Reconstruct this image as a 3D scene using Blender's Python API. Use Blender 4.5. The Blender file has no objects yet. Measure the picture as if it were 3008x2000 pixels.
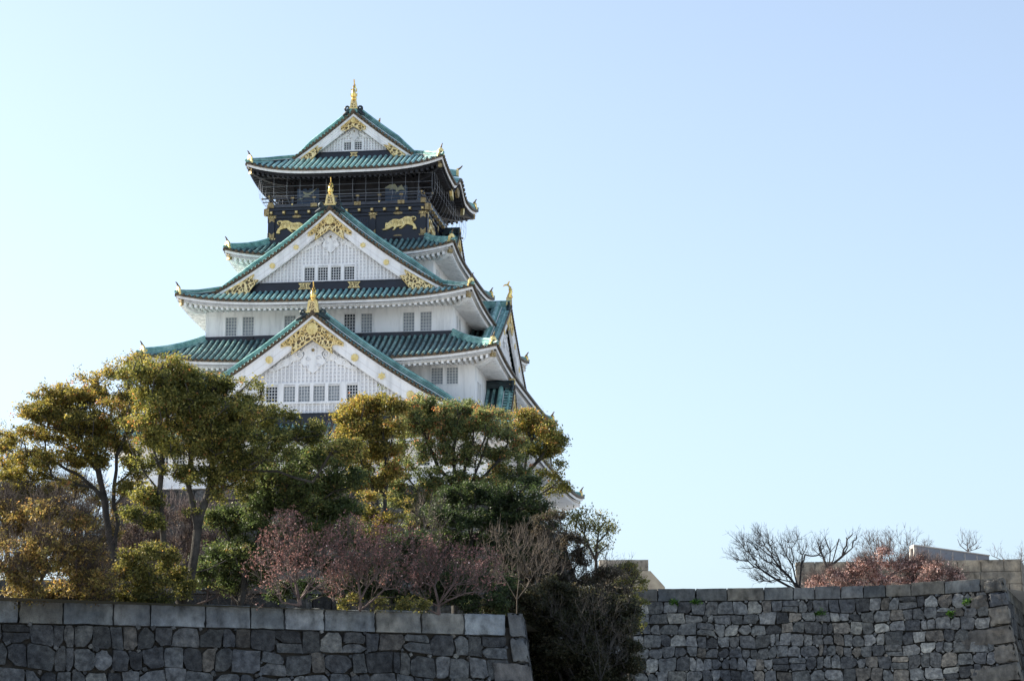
import bpy, bmesh, math, random
import numpy as np
from math import radians, sin, cos, pi, sqrt, tan, atan2, exp
from mathutils import Vector, Matrix

# ---------------------------------------------------------------- scene, camera, light
sc = bpy.context.scene
COL = sc.collection
CAM = np.array([42.904, -208.057, -30.954])
YAW, PITCH, ROLL, FPX = radians(-8.03), radians(11.37), 0.0012, 7000.0
_fw = np.array([sin(YAW)*cos(PITCH), cos(YAW)*cos(PITCH), sin(PITCH)])
_r = np.array([cos(YAW), -sin(YAW), 0.0]); _u = np.cross(_r, _fw)
_rt = _r*cos(ROLL)+_u*sin(ROLL); _up = -_r*sin(ROLL)+_u*cos(ROLL)
cd = bpy.data.cameras.new('camera'); cam = bpy.data.objects.new('camera', cd); COL.objects.link(cam)
cd.sensor_fit = 'HORIZONTAL'; cd.sensor_width = 36.0; cd.lens = FPX/3008*36.0
cd.clip_start = 0.5; cd.clip_end = 20000
m = Matrix(((_rt[0], _up[0], -_fw[0], CAM[0]), (_rt[1], _up[1], -_fw[1], CAM[1]), (_rt[2], _up[2], -_fw[2], CAM[2]), (0, 0, 0, 1)))
cam.matrix_world = m
sc.camera = cam
sc.render.resolution_x = 1024; sc.render.resolution_y = 680
sc.view_settings.view_transform = 'Standard'; sc.view_settings.look = 'None'
sc.view_settings.exposure = 1.13; sc.view_settings.gamma = 1.0
SUN_EL = radians(30); SUN_AZ = radians(-80)      # azimuth from +Y, negative = towards -X
w = bpy.data.worlds.new('World'); sc.world = w; w.use_nodes = True
nt = w.node_tree; bg = nt.nodes['Background']
sky = nt.nodes.new('ShaderNodeTexSky'); sky.sky_type = 'NISHITA'; sky.sun_disc = False
sky.sun_elevation = SUN_EL; sky.sun_rotation = SUN_AZ
sky.altitude = 20; sky.air_density = 1.0; sky.dust_density = 2.0; sky.ozone_density = 5.0
hsv = nt.nodes.new('ShaderNodeHueSaturation'); hsv.inputs['Saturation'].default_value = 0.68; hsv.inputs['Hue'].default_value = 0.494
nt.links.new(sky.outputs[0], hsv.inputs['Color']); nt.links.new(hsv.outputs[0], bg.inputs[0]); bg.inputs[1].default_value = 0.12
sl = bpy.data.lights.new('sun', 'SUN'); sl.energy = 5.0; sl.angle = radians(0.53); sl.color = (1.0, 0.9, 0.74)
so = bpy.data.objects.new('sun', sl); COL.objects.link(so)
sd = Vector((sin(SUN_AZ)*cos(SUN_EL), cos(SUN_AZ)*cos(SUN_EL), sin(SUN_EL)))
so.rotation_euler = sd.to_track_quat('Z', 'Y').to_euler()
so.location = (-200, 30, 150)

def at(px, py, D):
    """point seen at photo pixel (px,py) of the 3008x2000 photograph, at horizontal distance D from the camera"""
    d = _fw+_rt*(px-1504)/FPX+_up*(1000-py)/FPX
    return CAM+d*D/math.hypot(d[0], d[1])

# ---------------------------------------------------------------- materials
MATS = {}
def newmat(name):
    mt = bpy.data.materials.new(name); mt.use_nodes = True; MATS[name] = mt
    n = mt.node_tree.nodes; return mt, n, mt.node_tree.links, n['Principled BSDF']
def noise_node(n, L, scale, detail=4, rough=0.6, coord='Object', vec_scale=None):
    tc = n.new('ShaderNodeTexCoord'); nz = n.new('ShaderNodeTexNoise')
    nz.inputs['Scale'].default_value = scale; nz.inputs['Detail'].default_value = detail; nz.inputs['Roughness'].default_value = rough
    if vec_scale:
        mp = n.new('ShaderNodeMapping'); mp.inputs['Scale'].default_value = vec_scale
        L.new(tc.outputs[coord], mp.inputs[0]); L.new(mp.outputs[0], nz.inputs['Vector'])
    else:
        L.new(tc.outputs[coord], nz.inputs['Vector'])
    return nz
def ramp(n, L, src, stops):
    r = n.new('ShaderNodeValToRGB'); cr = r.color_ramp
    while len(cr.elements) < len(stops): cr.elements.new(0.5)
    for e, (p, c) in zip(cr.elements, stops): e.position = p; e.color = (*c, 1)
    L.new(src, r.inputs[0]); return r
def mottle(name, scale, lo, hi, vec_scale=None, detail=4, p0=.35, p1=.65):
    """multiply a material's colour by a second, larger noise (weathering with a shape of its own)"""
    mt = MATS[name]; n, L = mt.node_tree.nodes, mt.node_tree.links; b = n['Principled BSDF']
    src = b.inputs['Base Color'].links[0].from_socket
    nz = noise_node(n, L, scale, detail, vec_scale=vec_scale); r = ramp(n, L, nz.outputs['Fac'], [(p0, lo), (p1, hi)])
    mx = n.new('ShaderNodeMix'); mx.data_type = 'RGBA'; mx.blend_type = 'MULTIPLY'; mx.inputs[0].default_value = 1
    L.new(src, mx.inputs[6]); L.new(r.outputs[0], mx.inputs[7]); L.new(mx.outputs[2], b.inputs['Base Color'])
def add_bump(n, L, b, src, dist, strength=1.0):
    bp = n.new('ShaderNodeBump'); bp.inputs['Distance'].default_value = dist; bp.inputs['Strength'].default_value = strength
    L.new(src, bp.inputs['Height']); L.new(bp.outputs[0], b.inputs['Normal'])
def mat(name, stops, scale=2.0, rough=0.6, metal=0.0, bump=0.0, bscale=None, detail=5, spec=0.5, vec_scale=None, attr=False):
    """noise-driven colour; attr=True multiplies by the 'tint' colour attribute of the mesh"""
    mt, n, L, b = newmat(name)
    nz = noise_node(n, L, scale, detail, vec_scale=vec_scale)
    r = ramp(n, L, nz.outputs['Fac'], stops); out = r.outputs[0]
    if attr:
        at_ = n.new('ShaderNodeAttribute'); at_.attribute_name = 'tint'
        mx = n.new('ShaderNodeMix'); mx.data_type = 'RGBA'; mx.blend_type = 'MULTIPLY'; mx.inputs[0].default_value = 1
        L.new(out, mx.inputs[6]); L.new(at_.outputs['Color'], mx.inputs[7]); out = mx.outputs[2]
    L.new(out, b.inputs['Base Color'])
    b.inputs['Roughness'].default_value = rough; b.inputs['Metallic'].default_value = metal
    b.inputs['Specular IOR Level'].default_value = spec
    if bump:
        nb = noise_node(n, L, bscale or scale*4, 6); add_bump(n, L, b, nb.outputs['Fac'], bump)
    return mt
mat('tile_green', [(0.28, (0.084, 0.178, 0.183)), (0.42, (0.179, 0.355, 0.344)), (0.55, (0.316, 0.534, 0.503)), (0.72, (0.532, 0.719, 0.677))], 2.6, 0.32, bump=0.02, bscale=6)
mottle('tile_green', .45, (.75, .85, .95), (1.1, 1.05, 1.0), (1, 1, 1.5))
mat('tile_old', [(0.30, (0.023, 0.044, 0.057)), (0.42, (0.081, 0.166, 0.174)), (0.54, (0.197, 0.35, 0.337)), (0.72, (0.354, 0.49, 0.456))], 3.2, 0.32, bump=0.02, bscale=6)
mottle('tile_old', .5, (.5, .55, .62), (1.3, 1.25, 1.2), (1, 1, 1.6))
mat('tile_pan', [(0.3, (0.005, 0.012, 0.018)), (0.6, (0.012, 0.032, 0.038)), (0.8, (0.03, 0.08, 0.08))], 2.0, 0.55)
mat('tile_end', [(0.35, (0.05, 0.035, 0.022)), (0.6, (0.14, 0.095, 0.05)), (0.8, (0.32, 0.22, 0.1))], 5, 0.45, metal=0.35)
mat('ridge_green', [(0.3, (0.088, 0.211, 0.201)), (0.5, (0.194, 0.401, 0.37)), (0.7, (0.388, 0.595, 0.554))], 1.6, 0.27, bump=0.02, bscale=5)
mat('ridge_dark', [(0.35, (0.006, 0.012, 0.02)), (0.7, (0.02, 0.05, 0.055))], 3, 0.5)
mat('plaster', [(0.25, (0.78, 0.78, 0.78)), (0.5, (0.86, 0.86, 0.865)), (0.8, (0.88, 0.88, 0.885))], 0.5, 0.8, bump=0.01, bscale=3, vec_scale=(1, 1, 0.35), spec=0.2)
mottle('plaster', 1.4, (.79, .795, .80), (1.02, 1.02, 1.02), (1.6, 1.6, .22), 6, .30, .52)
mat('plaster_shaded', [(0.3, (0.44, 0.40, 0.36)), (0.5, (0.56, 0.53, 0.49)), (0.75, (0.64, 0.62, 0.59))], 0.9, 0.85, bump=0.01, bscale=4, spec=0.2)  # under-eave shade put into a darker, warmer plaster colour
mat('lacquer', [(0.3, (0.004, 0.006, 0.014)), (0.7, (0.010, 0.014, 0.028))], 1.2, 0.35)
mat('lacquer_dull', [(0.3, (0.007, 0.008, 0.013)), (0.7, (0.022, 0.022, 0.028))], 1.5, 0.6)
mat('rail_grey', [(0.3, (0.03, 0.033, 0.045)), (0.7, (0.065, 0.07, 0.09))], 1.5, 0.5)
mat('gold', [(0.3, (0.62, 0.44, 0.16)), (0.5, (0.86, 0.66, 0.28)), (0.75, (0.95, 0.78, 0.42))], 4, 0.42, metal=0.8, bump=0.01, bscale=10)
mat('gold_bright', [(0.3, (0.85, 0.52, 0.13)), (0.6, (1.0, 0.72, 0.25))], 5, 0.16, metal=1.0, bump=0.03, bscale=6)
mat('gold_old', [(0.3, (0.12, 0.085, 0.04)), (0.5, (0.34, 0.25, 0.12)), (0.75, (0.55, 0.43, 0.22))], 6, 0.5, metal=0.6, bump=0.01, bscale=12)
mat('window_grey', [(0.3, (0.24, 0.27, 0.30)), (0.7, (0.36, 0.39, 0.43))], 0.7, 0.35)
mat('window_dark', [(0.3, (0.006, 0.007, 0.012)), (0.7, (0.03, 0.035, 0.05))], 2.5, 0.15)
mat('lattice_white', [(0.3, (0.60, 0.61, 0.62)), (0.7, (0.70, 0.71, 0.71))], 2, 0.6)
mat('lattice_dark', [(0.3, (0.02, 0.03, 0.05)), (0.7, (0.04, 0.055, 0.09))], 2, 0.5)
mat('wire', [(0.3, (0.22, 0.24, 0.28)), (0.7, (0.32, 0.34, 0.38))], 2, 0.5)
mat('deck_panel', [(0.3, (0.04, 0.07, 0.13)), (0.7, (0.07, 0.12, 0.21))], 2, 0.4)
mat('crane_pale', [(0.3, (0.36, 0.40, 0.30)), (0.7, (0.50, 0.54, 0.42))], 4, 0.5)
def _filigree(name, scale, dark):
    mt, n, L, b = newmat(name)
    tc = n.new('ShaderNodeTexCoord')
    nz = n.new('ShaderNodeTexNoise'); nz.inputs['Scale'].default_value = scale*0.7; nz.inputs['Detail'].default_value = 1
    L.new(tc.outputs['Object'], nz.inputs['Vector'])
    mx = n.new('ShaderNodeMix'); mx.data_type = 'RGBA'; mx.inputs[0].default_value = 0.22
    L.new(tc.outputs['Object'], mx.inputs[6]); L.new(nz.outputs['Color'], mx.inputs[7])
    v = n.new('ShaderNodeTexVoronoi'); v.feature = 'DISTANCE_TO_EDGE'; v.inputs['Scale'].default_value = scale
    L.new(mx.outputs[2], v.inputs['Vector'])
    r = ramp(n, L, v.outputs['Distance'], [(0.07, (0.86, 0.70, 0.37)), (0.13, (0.50, 0.37, 0.16)), (0.18, dark)])
    r2 = ramp(n, L, v.outputs['Distance'], [(0.12, (0.8, 0.8, 0.8)), (0.22, (0.1, 0.1, 0.1))])
    L.new(r.outputs[0], b.inputs['Base Color']); L.new(r2.outputs[0], b.inputs['Metallic']); b.inputs['Roughness'].default_value = 0.42
    iv = n.new('ShaderNodeMath'); iv.operation = 'MULTIPLY'; iv.inputs[1].default_value = -1
    L.new(v.outputs['Distance'], iv.inputs[0]); add_bump(n, L, b, iv.outputs[0], 0.15)
_filigree('filigree', 4.2, (0.10, 0.065, 0.025))
_filigree('filigree_fine', 7.0, (0.20, 0.15, 0.07))

# ---------------------------------------------------------------- mesh builder and object helpers
class MB:
    def __init__(s): s.v = []; s.f = []; s.m = []; s.mats = []; s.sm = []
    def mi(s, name):
        if name not in s.mats: s.mats.append(name)
        return s.mats.index(name)
    def add(s, verts, faces, mname, smooth=False):
        o = len(s.v); k = s.mi(mname)
        s.v.extend([tuple(map(float, p)) for p in verts])
        for f in faces: s.f.append(tuple(i+o for i in f)); s.m.append(k); s.sm.append(smooth)
    def box(s, F, a0, a1, b0, b1, z0, z1, mname):
        P = [F(a, b, z) for z in (z0, z1) for b in (b0, b1) for a in (a0, a1)]
        s.add(P, [(0, 1, 3, 2), (4, 6, 7, 5), (0, 4, 5, 1), (2, 3, 7, 6), (0, 2, 6, 4), (1, 5, 7, 3)], mname)
    def prism(s, F, poly, b0, b1, mname, side=None):
        """polygon in the (a,z) plane extruded from depth b0 to b1"""
        n = len(poly)
        P = [F(a, b1, z) for a, z in poly]+[F(a, b0, z) for a, z in poly]
        s.add(P, [tuple(range(n))], mname)
        s.add(P, [(i, (i+1) % n, (i+1) % n+n, i+n) for i in range(n)], side or mname)
    def grid(s, rows, mname, smooth=True):
        nr, nc = len(rows), len(rows[0])
        s.add([p for r in rows for p in r], [(i*nc+j, i*nc+j+1, (i+1)*nc+j+1, (i+1)*nc+j) for i in range(nr-1) for j in range(nc-1)], mname, smooth)
    def tube(s, path, rad, mname, n=6, caps=True, smooth=True, flat=(1, 1)):
        path = [Vector(p) for p in path]; R = rad if hasattr(rad, '__len__') else [rad]*len(path)
        vs = []; up = Vector((0, 0, 1))
        for i, p in enumerate(path):
            t = (path[min(i+1, len(path)-1)]-path[max(i-1, 0)]).normalized()
            ref = up if abs(t.dot(up)) < 0.95 else Vector((0, 1, 0))
            x = t.cross(ref).normalized(); y = x.cross(t)
            for k in range(n):
                an = 2*pi*k/n; vs.append(p+x*cos(an)*R[i]*flat[0]+y*sin(an)*R[i]*flat[1])
        fs = [(i*n+k, i*n+(k+1) % n, (i+1)*n+(k+1) % n, (i+1)*n+k) for i in range(len(path)-1) for k in range(n)]
        s.add(vs, fs, mname, smooth)
        if caps: s.add(vs[:n], [tuple(range(n))[::-1]], mname); s.add(vs[-n:], [tuple(range(n))], mname)
    def sweep(s, path, side, prof, mname, up=(0, 0, 1), close=True, ks=None):
        """sweep a closed (x,z) profile along a path; side = list or one vector giving local x"""
        vs = []; np_ = len(prof); upv = Vector(up)
        for i, p in enumerate(path):
            sx = Vector(side[i] if isinstance(side, list) else side).normalized()
            kk = ks[i] if ks else 1.0
            for x, z in prof: vs.append(Vector(p)+sx*x*(.5+.5*kk)+upv*z*kk)
        fs = [(i*np_+k, i*np_+(k+1) % np_, (i+1)*np_+(k+1) % np_, (i+1)*np_+k) for i in range(len(path)-1) for k in range(np_)]
        s.add(vs, fs, mname)
        s.add(vs[:np_], [tuple(range(np_))], mname); s.add(vs[-np_:], [tuple(range(np_))[::-1]], mname)
    def build(s, name, parent=None, recalc=True, bevel=0):
        me = bpy.data.meshes.new(name); me.from_pydata(s.v, [], s.f)
        for k in s.mats: me.materials.append(MATS[k])
        me.polygons.foreach_set('material_index', s.m); me.polygons.foreach_set('use_smooth', s.sm)
        if recalc:
            bm = bmesh.new(); bm.from_mesh(me); bmesh.ops.recalc_face_normals(bm, faces=bm.faces); bm.to_mesh(me); bm.free()
        me.update(); return link(name, me, parent)
def link(name, me, parent=None):
    o = bpy.data.objects.new(name, me); COL.objects.link(o)
    if parent: setp(o, parent)
    return o
def rootloc(p):
    while p.parent: p = p.parent
    return p.location
def setp(o, parent):
    o.parent = parent
    if parent.type == 'EMPTY': o.matrix_parent_inverse = Matrix.Translation(-parent.location)
def thing(name, label, cat, loc=(0, 0, 0), group=None):
    o = bpy.data.objects.new(name, None); COL.objects.link(o); o.location = loc; o.empty_display_size = 0.5
    return tag(o, label, cat, group)
def tag(o, label=None, cat=None, group=None, kind=None):
    for k, v in (('label', label), ('category', cat), ('group', group), ('kind', kind)):
        if v: o[k] = v
    return o
# frames: local (a right, b outward, z up) seen from outside
FF = lambda a, b, z: (a, -b, z)
FE = lambda a, b, z: (b, a, z)
FB = lambda a, b, z: (-a, b, z)
FW = lambda a, b, z: (-b, -a, z)
def shift(F, da): return lambda a, b, z: F(a+da, b, z)
# ---------------------------------------------------------------- the castle tower
GZ = -18.3
castle = thing('castle_tower', 'white five-tiered castle tower with green tiled roofs and gold ornaments rising above the trees', 'castle', (0, 0, GZ))

class Roof:
    """hipped skirt (gable=False) or hip-and-gable roof; ex, ey half sizes of the eaves"""
    def __init__(s, ex, ey, ze, rise, wx, wy, zt, k, gable=False, yg=0, bump=0):
        s.ex, s.ey, s.ze, s.rise, s.wx, s.wy, s.zt, s.k, s.gable, s.yg, s.bump = ex, ey, ze, rise, wx, wy, zt, k, gable, yg, bump
        s.ug = wx/ex if gable else 0; s.tile = 'tile_green'
    def prof(s, u): return s.zt-(s.zt-s.ze)*((1+s.k)*u-s.k*u*u)
    def dims(s, side):   # inner b, outer b, inner a, outer a
        return (s.wy, s.ey, s.wx, s.ex) if side in 'FB' else (s.wx, s.ex, s.wy, s.ey)
    def amax(s, side, t):
        bi, be, ai, ae = s.dims(side); return ai+(ae-ai)*t
    def z(s, side, a, t):
        bi, be, ai, ae = s.dims(side); am = s.amax(side, t)
        u = s.ug+(1-s.ug)*t if s.gable else t
        r = s.rise*max(t, 0)**1.4*min(1.0, abs(a)/am)**3.7
        if s.bump and side in 'EW' and abs(a) < 3.4 and t > 0: r += s.bump*0.5*(1+cos(pi*a/3.4))*t**1.1
        return s.prof(u)+r
    def pt(s, F, side, a, t, dz=0.0):
        bi, be, ai, ae = s.dims(side); return F(a, bi+(be-bi)*t, s.z(side, a, t)+dz)
SIDES = (('F', FF), ('E', FE), ('B', FB), ('W', FW))
RIDGE_PROF = [(-.26, -.12), (-.26, .12), (-.20, .14), (-.20, .26), (-.24, .28), (-.24, .32), (-.15, .36), (-.10, .46), (0, .50), (.10, .46), (.15, .36), (.24, .32), (.24, .28), (.20, .26), (.20, .14), (.26, .12), (.26, -.12)]
def scaled(prof, k, kz=None): return [(x*k, z*(kz or k)) for x, z in prof]

def build_roof(R, white=True, double=True, pitch=0.5):
    mb = MB(); tr = 0.135
    for side, F in SIDES:
        bi, be, ai, ae = R.dims(side)
        # sheet
        T = [i/8 for i in range(9)]
        S = [i/40*2-1 for i in range(41)]
        mb.grid([[R.pt(F, side, q*R.amax(side, t), t) for q in S] for t in T], 'tile_pan')
        n = int(ae/pitch)
        for k in range(-n, n+1):
            a = k*pitch
            if abs(a) > ae-0.12: continue
            t0 = max(0.0, (abs(a)-ai)/(ae-ai)) if abs(a) > ai else 0.0
            if t0 > 0.97: continue
            ts = [t0+(1.0-t0)*i/6 for i in range(7)]
            rows = []
            for t in ts:
                row = []
                for q in range(6):
                    an = pi*q/5; da = -cos(an)*tr; dz = sin(an)*tr*1.15
                    bb = bi+(be-bi)*t + (0.06 if t == 1.0 else 0)
                    row.append(F(a+da, bb, R.z(side, a, t)+dz))
                rows.append(row)
            mb.grid(rows, R.tile)
            # round end cap
            zc = R.z(side, a, 1.0)+0.01
            mb.prism(F, [(a+cos(2*pi*q/8)*0.145, zc+sin(2*pi*q/8)*0.145) for q in range(8)], be+0.0, be+0.10, 'tile_end')
        if R.gable and side in 'EW':
            xg = R.wx; m = 8
            us = [i/10*R.ug for i in range(11)]
            mb.grid([[F(y, u*R.ex, R.prof(u)) for y in (-R.yg, R.yg)] for u in us], 'tile_pan')
            n2 = int((R.yg-1.1)/pitch)
            for k in range(-n2, n2+1):
                a = k*pitch
                mb.grid([[F(a-cos(pi*q/5)*tr, u*R.ex, R.prof(u)+sin(pi*q/5)*tr*1.15) for q in range(6)] for u in us], R.tile)
    roof = mb.build('tiled_roof', castle)
    wn = 'plaster' if white else 'lacquer_dull'
    # eaves: fascia boards, soffit, rafters
    fs, ra = MB(), MB()
    for side, F in SIDES:
        bi, be, ai, ae = R.dims(side)
        S = [i/48*2-1 for i in range(49)]
        def strip(db, z0, z1, mname, th=0.08):
            rows = []
            for bb, zz in ((be-db, z0), (be-db, z1), (be-db-th, z1), (be-db-th, z0), (be-db, z0)):
                rows.append([F(q*(ae-db), bb, R.z(side, q*ae, 1.0)+zz) for q in S])
            fs.grid(rows, mname, False)
        strip(0.02, -0.10, 0.02, 'tile_end', 0.05)
        strip(0.10, -0.33, -0.10, 'plaster')
        zl = -0.33
        if double:
            strip(0.34, -0.62, -0.34, wn); zl = -0.60
        # soffit following the rise, climbing to the wall
        bw = R.wall_b[0] if side in 'FB' else R.wall_b[1]; aw = R.wall_b[1] if side in 'FB' else R.wall_b[0]
        sl = 0.20
        def sof(a, b, dz=0):
            t = (b-bw)/(be-bw); am = aw+(ae-aw)*t
            r = R.rise*max(t, 0)**1.4*min(1, abs(a)/am)**3.7
            if R.bump and side in 'EW' and abs(a) < 3.4: r += R.bump*0.5*(1+cos(pi*a/3.4))*t**1.1
            return R.ze+r+zl+0.06+sl*(be-b)+dz
        S2 = [i/24*2-1 for i in range(25)]
        fs.grid([[F(q*(aw+(ae-0.12-aw)*t), bw+(be-0.12-bw)*t, sof(q*(aw+(ae-aw)*t), bw+(be-bw)*t)) for q in S2] for t in [i/5 for i in range(6)]], 'plaster_shaded' if white else 'lacquer_dull')
        rp = 0.46
        n = int((ae-0.5)/rp)
        for k in range(-n, n+1):
            a = k*rp
            b0 = bw+(be-bw)*max(0.0, (abs(a)-aw)/(ae-aw)); b1 = be-(0.30 if double else 0.2)
            if b1-b0 < 0.25: continue
            bs = [b0+(b1-b0)*i/3 for i in range(4)]
            rows = []
            for b in bs:
                z = sof(a, b)
                rows.append([F(a-.10, b, z+.02), F(a-.10, b, z-.28), F(a+.10, b, z-.28), F(a+.10, b, z+.02)])
            ra.grid(rows, wn, False); ra.add(rows[-1], [(0, 1, 2, 3)], wn)
    fo = fs.build('eave_board', roof); ro = ra.build('rafters', roof)
    # hips
    for sx, sy in ((1, -1), (-1, -1), (1, 1), (-1, 1)):
        side, F, sg = ('F', FF, sx) if sy < 0 else ('B', FB, -sx)
        path = []; t0 = 0.45 if (R.gable and sy < 0) else 0.02
        for i in range(13):
            t = t0+(0.90-t0)*i/12
            path.append(R.pt(F, side, sg*R.amax(side, t), t, 0.02))
        d = Vector((sx*(R.ex-R.wx), sy*(R.ey-R.wy), 0)).normalized(); sv = Vector((0, 0, 1)).cross(d)
        h = MB(); h.sweep(path, sv, RIDGE_PROF if not (R.gable and sy < 0) else scaled(RIDGE_PROF, .8, 0.7), 'ridge_green')
        # low end towards the tip with upturned finial
        p2 = [R.pt(F, side, sg*R.amax(side, t), t, 0.05+dz) for t, dz in ((.88, 0), (.94, 0.02), (.985, 0.05), (1.01, 0.16))]
        h.tube([Vector(q)+Vector((0, 0, .05)) for q in p2], [.15, .15, .14, .10], 'ridge_green', 6)
        hip = h.build('hip_ridge', roof)
        # gold end tile
        e = Vector(path[-1]); LF = lambda a, b, z: tuple(e+sv*a+d*b+Vector((0, 0, z)))
        g = MB()
        arch = [(-.34, -.12), (-.36, .1), (-.27, .16), (-.27, .42), (-.14, .60), (0, .66), (.14, .60), (.27, .42), (.27, .16), (.36, .1), (.34, -.12), (.16, -.12), (.13, .30), (0, .38), (-.13, .30), (-.16, -.12)]
        g.prism(LF, arch, -0.02, 0.16, 'gold')
        g.box(LF, -.15, .15, -0.02, .05, -.1, .36, 'gold_old')
        g.tube([LF(0, .02, .6), LF(0, .16, .74), LF(0, .22, .88), LF(0, .36, 1.0)], [.09, .08, .06, .04], 'tile_end', 6)
        g.build('hip_end_ornament', roof)
        # hip rafter with gold cap
        tip = Vector(R.pt(F, side, sg*R.amax(side, 1), 1.0)); wc = Vector((sx*R.wall_b[1], sy*R.wall_b[0], 0))
        q1 = tip-d*0.62+Vector((0, 0, -0.72 if double else -0.55)); q0 = Vector((wc.x, wc.y, R.ze+zl+0.35))
        hr = MB(); qs = [q0.lerp(q1, i/5) for i in range(6)]
        for i, q in enumerate(qs): q.z += -0.35*sin(pi*i/5)*R.rise
        hr.sweep(qs, sv, [(-.15, -.2), (-.15, .22), (.15, .22), (.15, -.2)], 'plaster' if white else 'lacquer_dull')
        hr.sweep([q1-d*0.18, q1+d*0.12], sv, [(-.19, -.24), (-.19, .26), (.19, .26), (.19, -.24)], 'gold_old')
        hr.build('hip_rafter', roof)
    return roof

# specs (eave half widths, heights)
R1 = Roof(8.86, 9.84, 25.12, 0.88, 5.5, 5.9, 31.4, 0.2, True, 6.15, bump=1.2); R1.wall_b = (6.3, 5.6)
R2 = Roof(10.16, 11.74, 16.98, 0.80, 7.02, 8.0, 19.05, 0.25); R2.wall_b = (9.9, 8.07)
R3 = Roof(12.75, 17.33, 11.72, 0.87, 10.0, 15.2, 20.15, 0.38, True, 15.2); R3.wall_b = (15.0, 10.67); R3.wy = 14.9
R4 = Roof(15.16, 19.96, 6.12, 0.86, 10.65, 15.0, 8.95, 0.25); R4.wall_b = (17.7, 12.98)
R5 = Roof(17.52, 22.5, -0.92, 0.92, 14.0, 20.6, 9.75, 0.36, True, 21.1); R5.wall_b = (20.1, 15.3)
R2.tile = R4.tile = R5.tile = 'tile_old'
roofs = [build_roof(R1, white=False, double=True), build_roof(R2), build_roof(R3), build_roof(R4), build_roof(R5)]

# ---- walls of the storeys
def window(F, a0, a1, z0, z1, b, dark, parent, nc=4, nr=6, pane=None, bars='lattice_white'):
    mb = MB(); pn = pane or ('window_dark' if dark else 'window_grey')
    mb.box(F, a0-.07, a1+.07, b-.3, b+.07, z1, z1+.07, 'plaster'); mb.box(F, a0-.07, a1+.07, b-.3, b+.09, z0-.07, z0, 'plaster')
    mb.box(F, a0-.07, a0, b-.3, b+.07, z0, z1, 'plaster'); mb.box(F, a1, a1+.07, b-.3, b+.07, z0, z1, 'plaster')
    mb.box(F, a0, a1, b-.28, b-.1, z0, z1, pn)
    w_ = (a1-a0); h = z1-z0; t = 0.022
    for i in range(nc+1):
        a = a0+w_*i/nc; a = min(max(a, a0+t), a1-t); mb.box(F, a-t, a+t, b-.07, b-.012, z0, z1, bars)
    for i in range(nr+1):
        z = z0+h*i/nr; z = min(max(z, z0+t), z1-t); mb.box(F, a0, a1, b-.075, b-.03, z-t, z+t, bars)
    return mb.build('window', parent)
def wall_with_holes(mb, F, A, b, z0, z1, holes, mname):
    """front sheet of a wall at depth b with rectangular holes (a0,a1,z0,z1) all in one band"""
    hs = sorted(holes)
    if not hs:
        mb.add([F(-A, b, z0), F(A, b, z0), F(A, b, z1), F(-A, b, z1)], [(0, 1, 2, 3)], mname); return
    def rect(a0, a1, c0, c1): mb.add([F(a0, b, c0), F(a1, b, c0), F(a1, b, c1), F(a0, b, c1)], [(0, 1, 2, 3)], mname)
    cur = -A
    for h in hs:
        rect(cur, h[0], z0, z1); rect(h[0], h[1], z0, h[2]); rect(h[0], h[1], h[3], z1); cur = h[1]
        # reveal
        for (p, q) in (((h[0], h[2]), (h[0], h[3])), ((h[1], h[2]), (h[1], h[3])), ((h[0], h[2]), (h[1], h[2])), ((h[0], h[3]), (h[1], h[3]))):
            mb.add([F(p[0], b, p[1]), F(q[0], b, q[1]), F(q[0], b-.35, q[1]), F(p[0], b-.35, p[1])], [(0, 1, 2, 3)], mname)
    rect(cur, A, z0, z1)
def storey(wx, wy, z0, z1, wf, we, mname='plaster', brackets=None):
    mb = MB()
    hf = [(a0-.05, a1+.05, c0-.05, c1+.05) for a0, a1, c0, c1, d in wf]; he = [(a0-.05, a1+.05, c0-.05, c1+.05) for a0, a1, c0, c1, d in we]
    wall_with_holes(mb, FF, wx, wy, z0, z1, hf, mname); wall_with_holes(mb, FE, wy, wx, z0, z1, he, mname)
    wall_with_holes(mb, FB, wx, wy, z0, z1, [], mname); wall_with_holes(mb, FW, wy, wx, z0, z1, [], mname)
    mb.add([(-wx+.5, -wy+.5, z1-.01), (wx-.5, -wy+.5, z1-.01), (wx-.5, wy-.5, z1-.01), (-wx+.5, wy-.5, z1-.01)], [(0, 1, 2, 3)], mname)
    o = mb.build('storey_wall', castle, recalc=False)
    for F, L, b in ((FF, wf, wy), (FE, we, wx)):
        for a0, a1, c0, c1, d in L: window(F, a0, a1, c0, c1, b-.04, d, o)
    if brackets:
        z, zb = brackets; bb = MB()
        for F, A, b in ((FF, wx, wy), (FE, wy, wx), (FW, wy, wx)):
            bb.box(F, -A-.35, A+.35, b+.02, b+.38, z-.02, z+.30, 'plaster_shaded')
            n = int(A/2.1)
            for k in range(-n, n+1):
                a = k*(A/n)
                bb.box(F, a-.30, a+.30, b+.01, b+.85, z-.30, z-.024, 'plaster_shaded'); bb.box(F, a-.22, a+.22, b+.01, b+.5, z-.55, z-.302, 'plaster_shaded')
        bb.build('eave_brackets', o)
    return o
S2w = storey(8.07, 9.9, 13.2, 17.7, [(6.3, 7.2, 14.2, 16.1, 0)], [(-8.6, -7.9, 14.6, 16.1, 0), (-7.5, -6.8, 14.6, 16.1, 0)], brackets=(17.15, 0))
zz = (9.27, 10.92)
wf3 = [(-8.93, -7.95, *zz, 0), (-7.44, -6.46, *zz, 0), (-3.82, -2.84, *zz, 0), (-2.33, -1.35, *zz, 0), (1.33, 2.31, *zz, 1), (2.79, 3.77, *zz, 0), (6.40, 7.38, *zz, 0), (7.87, 8.85, *zz, 0)]
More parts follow.
